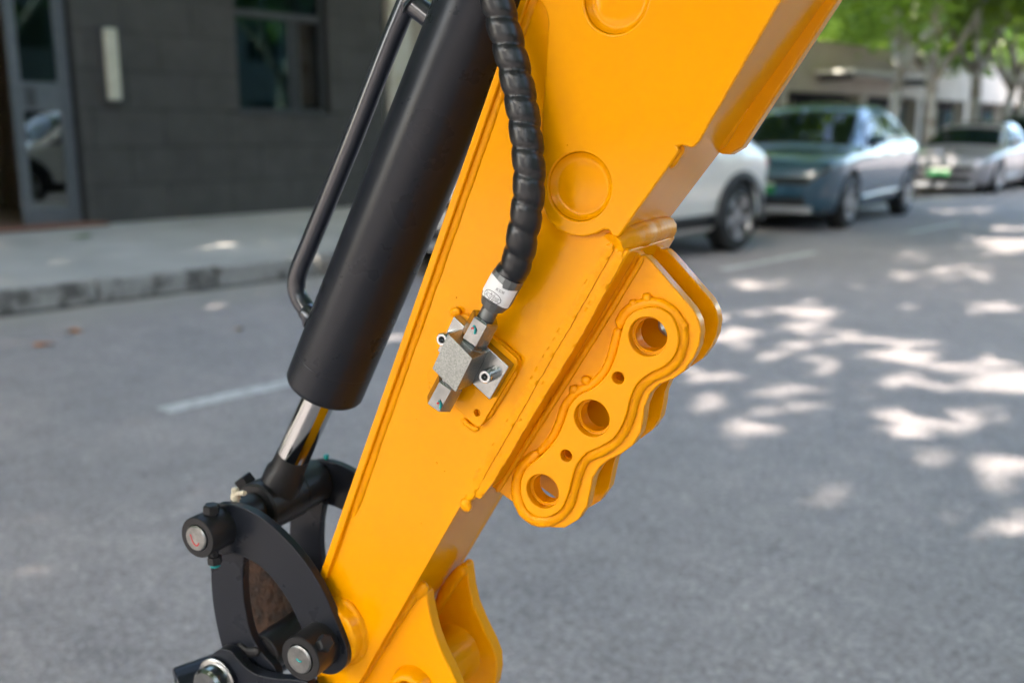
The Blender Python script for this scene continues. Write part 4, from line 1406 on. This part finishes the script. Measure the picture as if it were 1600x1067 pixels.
# retaining bolts through the bosses
def hexbolt(c, ax, r, parent, m='black_steel', ln=0.006):
    return lathe('bolt_head', c, ax, [(-.006, r * .6), (0, r * .6), (0, r), (ln, r), (ln + .0012, r * .8), (ln + .0012, 0)], m, parent, seg=6, angle=20)
hexbolt(E0 + Vector((0.004, 0.014, 0.0245 * K + .0005)), (0.05, 0, 1), 0.0070, b1)
hexbolt(E0 + Vector((0.004, 0.014, -0.0245 * K - .0035)), (0.05, 0, -1), 0.0062, b1)
lathe('bolt_end', E0 + Vector((0.004, 0.014, -0.0245 * K - .0085)), (0.1, 0, -1), [(0, .0042), (.004, .0042), (.005, .002), (.005, 0)], 'mark_green', b1, seg=16)
ax_ = Vector((0.72, -0.25, 0.5)).normalized()
hexbolt(F0 + DY * 0.013 + Vector((0.72, 0, 0.55)).normalized() * 0.0262 * K * 0.97 + Vector((0, -.002, 0)), Vector((0.72, -.2, 0.55)), 0.0072, b2)
# far link plate, spacers, pins
far_w = AW + 0.014
FLK = plate('link_plate', lk_uv, far_w, far_w + 0.011, 'black_paint', EX, bev=0.0009)
def spacer(c, w0, w1, r, parent, name='spacer', m='black_steel'):
    p = Vector((c.x, w0 * K, c.z))
    h = (w1 - w0) * K
    return lathe(name, p, DY, [(0, .008), (0, r - .0008), (.0008, r), (h - .0008, r), (h, r - .0008), (h, .008)], m, parent, seg=40, closed=False)
spacer(E0, LKW + 0.012, MW - 0.036, 0.0225 * K, LINK)
spacer(E0, MW + 0.036, far_w - 0.001, 0.0305 * K, FLK)
spacer(F0, LKW + 0.012, -0.014, 0.024 * K, LINK)
hexbolt(Vector((E0.x, far_w * K, E0.z)) + Vector((0.012, 0.004, 0.0235)), (0, 0, 1), 0.0030, FLK, 'mark_green', 0.002)
# grease nipple with its pale cap
g0 = Vector((E0.x + 0.004, (LKW + 0.022) * K, E0.z + 0.0225 * K))
gn = lathe('grease_nipple', g0, (0, 0, 1), [(0, .003), (.004, .003), (.004, .0042), (.008, .0042), (.009, .003), (.0125, .0034), (.014, .0026), (.015, 0)], 'bone', LINK, seg=16, angle=30)
lathe('cap_strap', g0 + Vector((.001, 0, .009)), (0.9, -.2, .25), [(0, .0022), (.009, .0018), (.010, .0026), (.013, .002), (.013, 0)], 'bone', gn, seg=12)
# bucket link (behind the near link plate): two cheeks joined by a tube
HW_ = -0.011
hl = [c3(*p) for p in ((250, 380), (243, 480), (245, 600), (258, 720), (280, 830), (310, 940), (345, 1020), (420, 1090), (540, 1100), (560, 1010), (490, 925), (440, 840), (412, 730), (398, 610), (400, 490), (410, 400), (380, 330), (300, 310))]
hl_uv = curve_closed(uv(hl, HW_), 4)
HL = plate('bucket_link', hl_uv, HW_, HW_ + 0.012, 'black_paint', EX, bev=0.0010)
HL2 = plate('cheek_plate', hl_uv, AW - 0.002, AW + 0.010, 'black_paint', HL, bev=0.0010)
tc_ = V(*c3(462, 952), HW_)
spacer(tc_, HW_ + 0.012, AW - 0.003, 0.0245 * K, HL, 'cross_tube', 'black_steel')
# rusty web plate between the cheeks
wb = [c3(*p) for p in ((400, 440), (396, 600), (405, 720), (430, 850), (520, 900), (670, 850), (690, 700), (610, 540), (500, 440))]
plate('web_plate', uv(wb, 0.075), 0.075, 0.085, 'rust', HL, bev=0.001)
weld([c3(372, 880), c3(420, 915), c3(478, 912)], HW_ - 0.001, 0.0065, HL, m='black_steel')
weld([c3(420, 930), c3(455, 945), c3(485, 915)], HW_ + 0.012, 0.006, HL, m='black_steel')
# coupler cheek at the bottom edge with its zinc pin bolt
CW = -0.030
cp_px = [c3(*p) for p in ((195, 1060), (205, 1005), (235, 945), (285, 905), (335, 912), (375, 955), (420, 1000), (480, 1030), (560, 1045), (640, 1050), (720, 1075), (740, 1200), (400, 1260), (220, 1200))]
CPL = plate('coupler_plate', curve_closed(uv(cp_px, CW), 4), CW, CW + 0.014, 'black_paint', EX, bev=0.001)
bc = V(*c3(285, 1045), CW)
lathe('washer', bc, DY, [(0, .026 * K), (-.002, .0285 * K), (-.004, .0285 * K), (-.005, .026 * K), (-.005, 0)], 'zinc', CPL, seg=36, closed=False)
lathe('pin_bolt', bc - DY * .005, DY, [(0, .0225 * K), (-.009, .0225 * K), (-.012, .019 * K), (-.012, 0)], 'zinc', CPL, seg=36, closed=False)
smear(bc + Vector((.004, -.005, .008)), [(0, 0), (.006, -.002), (.010, -.006)], 'mark_green', CPL, -.001, .0012)
tl_ = V(*c3(120, 1100), CW)
lathe('coupler_tube', V(*c3(85, 1092), CW + 0.03), Vector((0.55, 0.8, 0.12)), [(0, .010), (0, .0185), (.001, .0195), (.10, .0195), (.10, .010)], 'black_paint', CPL, seg=40, closed=False)

# ---- hose, ferrule, fitting block
FA = -0.030                                     # depth of the fitting axis
A0, A1 = V(692, 619, FA), V(780, 459, FA)
ax = (A1 - A0).normalized()
def along(px, py):
    return (V(px, py, FA) - A0).dot(ax)
bk = plate('fitting_bracket', rounded(uv([(724, 487), (812, 565), (748, 671), (664, 590)], -0.0085), 0.005), -0.0085, -0.0003, 'yellow', EX, holes=[circ(V(745, 645, -0.0085), 0.0026, 20)], bev=0.0012)
weld([(778, 533), (795, 549), (812, 564)], -0.003, 0.0042, bk)
weld([(806, 580), (785, 615), (762, 652)], -0.002, 0.0036, bk)
weld([(722, 655), (738, 668), (748, 671)], -0.002, 0.0036, bk)
weld([(672, 596), (678, 606), (690, 618)], -0.004, 0.0055, bk)
weld([(705, 492), (712, 487), (720, 488)], -0.004, 0.0055, bk)
FB = plate('fitting_block', rounded(uv([(709, 494), (795, 573), (765, 625), (683, 548)], -0.021), 0.0008, 2), -0.021, -0.0087, 'zinc', EX, bev=0.0007)
plate('valve_body', rounded(uv([(700, 521), (738, 560), (712, 613), (675, 576)], -0.052), 0.0006, 2), -0.052, -0.0212, 'zinc_cast', FB, bev=0.0008)
for px, py in ((757, 589), (690, 531)):
    c = V(px, py, -0.034)
    s_ = lathe('cap_screw', c, DY, [(0.0040, 0), (0.0040, .0024), (0, .0026), (-.0000, .0042), (.0008, .0048), (.0098, .0049), (.0100, .0)], 'zinc_bright', FB, seg=28, closed=False, angle=25)
    lathe('hex_socket', c + DY * .0002, DY, [(0.0038, 0), (0.0038, .0025), (0, .0025)], 'zinc_grey', s_, seg=6, closed=False, angle=20)
refd = Vector((0.2, -1, 0.1))
h0, h1 = along(713, 598), along(686, 635)
lathe('lower_nut', A0, ax, [(h1, 0), (h1, .0080), (h1 + .0015, .0102), (h0 - .003, .0104), (h0 - .001, .0088), (h0 + .006, .0088), (h0 + .006, 0)], 'zinc', FB, seg=6, ref=refd, angle=20, phase=0.5)
n0, n1, n2, n3 = along(728, 556), along(738, 537), along(741, 532), along(760, 496)
lathe('adapter_nut', A0, ax, [(n0 - .01, .0100), (n0, .0100), (n0 + .001, .0114), (n1 - .002, .0116), (n1, .0100)], 'zinc', FB, seg=6, ref=refd, angle=20, phase=0.3)
HOSE_NUT = lathe('swivel_nut', A0, ax, [(n1 - .001, .0090), (n2 - .0005, .0096), (n2 + .0012, .0107), (n3 - .0012, .0107), (n3, .0096), (n3, .0062)], 'zinc', FB, seg=6, ref=refd, angle=20, phase=0.5)
f0, f1 = along(771, 477), along(797, 430)
FR = 0.0112
hose_pts = [A0 + ax * (f1 - .006), A0 + ax * (f1 + .012)] + [V(x, y, w_) for x, y, w_ in ((815, 376, -.034), (823, 330, -.036), (827, 281, -.036), (824, 230, -.034), (816, 170, -.032), (804, 110, -.031), (789, 50, -.031), (776, 0, -.032), (758, -70, -.034), (735, -140, -.036))]
PITCH_H = 0.0170
path = smooth_path(hose_pts, PITCH_H / 12)
HRAD = 0.0109
def hose_r(i, s, a):
    ph = (s / PITCH_H + a / (2 * math.pi)) % 1.0
    return HRAD * (0.83 + 0.17 * min(1.0, abs(math.sin(math.pi * ph)) * 1.25) ** 0.55) * (1.0 if i > 3 else 0.92)
bm = bmesh.new()
bm_sweep(bm, path, hose_r, 40)
HOSE = from_bm('hydraulic_hose', bm, 'rubber', EX, True, 80)
HOSE['label'] = 'black hose in a spiral guard'
lathe('hose_neck', A0, ax, [(n3 - .003, .0060), (f0 - .003, .0060), (f0 - .002, .0068), (f0 + .003, .0068)], 'zinc_grey', HOSE, seg=28, closed=False)
FER = lathe('ferrule', A0, ax, [(f0 - .001, .0060), (f0 - .001, FR * .78), (f0 + .0015, FR * .86), (f0 + .005, FR * .98), (f0 + .007, FR), (f1 - .0015, FR), (f1, FR * .97), (f1, FR * .88)], 'zinc_grey', HOSE, seg=14, closed=False, angle=14)
# white label wrapped round the ferrule with its printed stamp
e_r = ax.cross(DY).normalized()                 # in the plate, across the hose
if e_r.x < 0:
    e_r = -e_r
def wrap(x, y, r=FR * 1.022):
    """x across (to the right), y along the hose, both metres from the label centre."""
    a = x / r
    return A0 + ax * (LC + y) + (e_r * math.sin(a) - DY * math.cos(a)) * r
LC = (f0 + f1) / 2 + .001
LH = (f1 - f0) / 2
bm = bmesh.new()
g = []
for i in range(33):
    x = -0.016 + 0.032 * i / 32
    topy = LH - .0068 + (0.0020 if x < .003 else 0.0) - 0.0006 * math.sin(x * 300)
    boty = -LH + .0050 + 0.0006 * math.sin(x * 260 + 1) + (0.002 if x < -.009 else 0)
    g.append([bm.verts.new(wrap(x, boty + (topy - boty) * k / 4)) for k in range(5)])
for a, b in zip(g, g[1:]):
    for k in range(4):
        bm.faces.new((a[k], b[k], b[k + 1], a[k + 1]))
LAB = from_bm('label_sticker', bm, 'label', FER, True, 60)
def printed(txt, x, y, size, parent):
    """text turned upside down on the label, centred on x, y."""
    cu = bpy.data.curves.new('print', 'FONT')
    cu.body, cu.size, cu.align_x, cu.align_y = txt, size, 'CENTER', 'CENTER'
    cu.resolution_u = 2
    o = bpy.data.objects.new('print', cu)
    COL.objects.link(o)
    bpy.context.view_layer.update()
    me = bpy.data.meshes.new_from_object(o.evaluated_get(bpy.context.evaluated_depsgraph_get()))
    bpy.data.objects.remove(o)
    for v in me.vertices:
        v.co = wrap(x - v.co.x, y - v.co.y, FR * 1.030)
    me.materials.clear()
    return link('printed_text', me, 'ink', parent, False)
SX = 0.0006
SY = -0.0046
printed('2026.01.18', SX, SY, 0.0024, LAB)
printed('检 验', SX, SY - .0022, 0.0019, LAB)
printed('合 格', SX, SY + .0022, 0.0019, LAB)
printed('高压管', SX + .0030, SY + .0072, 0.0023, LAB)
bm = bmesh.new()
for (ra_, rb_) in ((.0072, .0041),):
    o_, i_ = [], []
    for k in range(48):
        a = 2 * math.pi * k / 48
        o_.append(bm.verts.new(wrap(SX + ra_ * math.cos(a), SY + rb_ * math.sin(a), FR * 1.030)))
        i_.append(bm.verts.new(wrap(SX + (ra_ - .0004) * math.cos(a), SY + (rb_ - .0004) * math.sin(a), FR * 1.030)))
    for k in range(48):
        j = (k + 1) % 48
        bm.faces.new((o_[k], o_[j], i_[j], i_[k]))
for yy in (-.0013, .0013):
    xs = .0066
    vs = [[bm.verts.new(wrap(SX - xs + 2 * xs * k / 10, SY + yy + d_, FR * 1.030)) for d_ in (-.00012, .00012)] for k in range(11)]
    for a, b in zip(vs, vs[1:]):
        bm.faces.new((a[0], b[0], b[1], a[1]))
from_bm('printed_stamp', bm, 'ink', LAB, False)
# red and green torque marks on the nuts
def nut_mark(px, py, w_, parent):
    c = V(px, py, w_)
    smear(c, [(-.0006, .002), (.0008, -.001), (.0002, -.0038)], 'mark_green', parent, 0, .0008)
    smear(c, [(-.0010, .0008), (-.0006, -.0004)], 'mark_red', parent, -.0006, .0012)
nut_mark(741, 513, FA - .0136, HOSE_NUT)
nut_mark(687, 630, FA - .0126, FB)
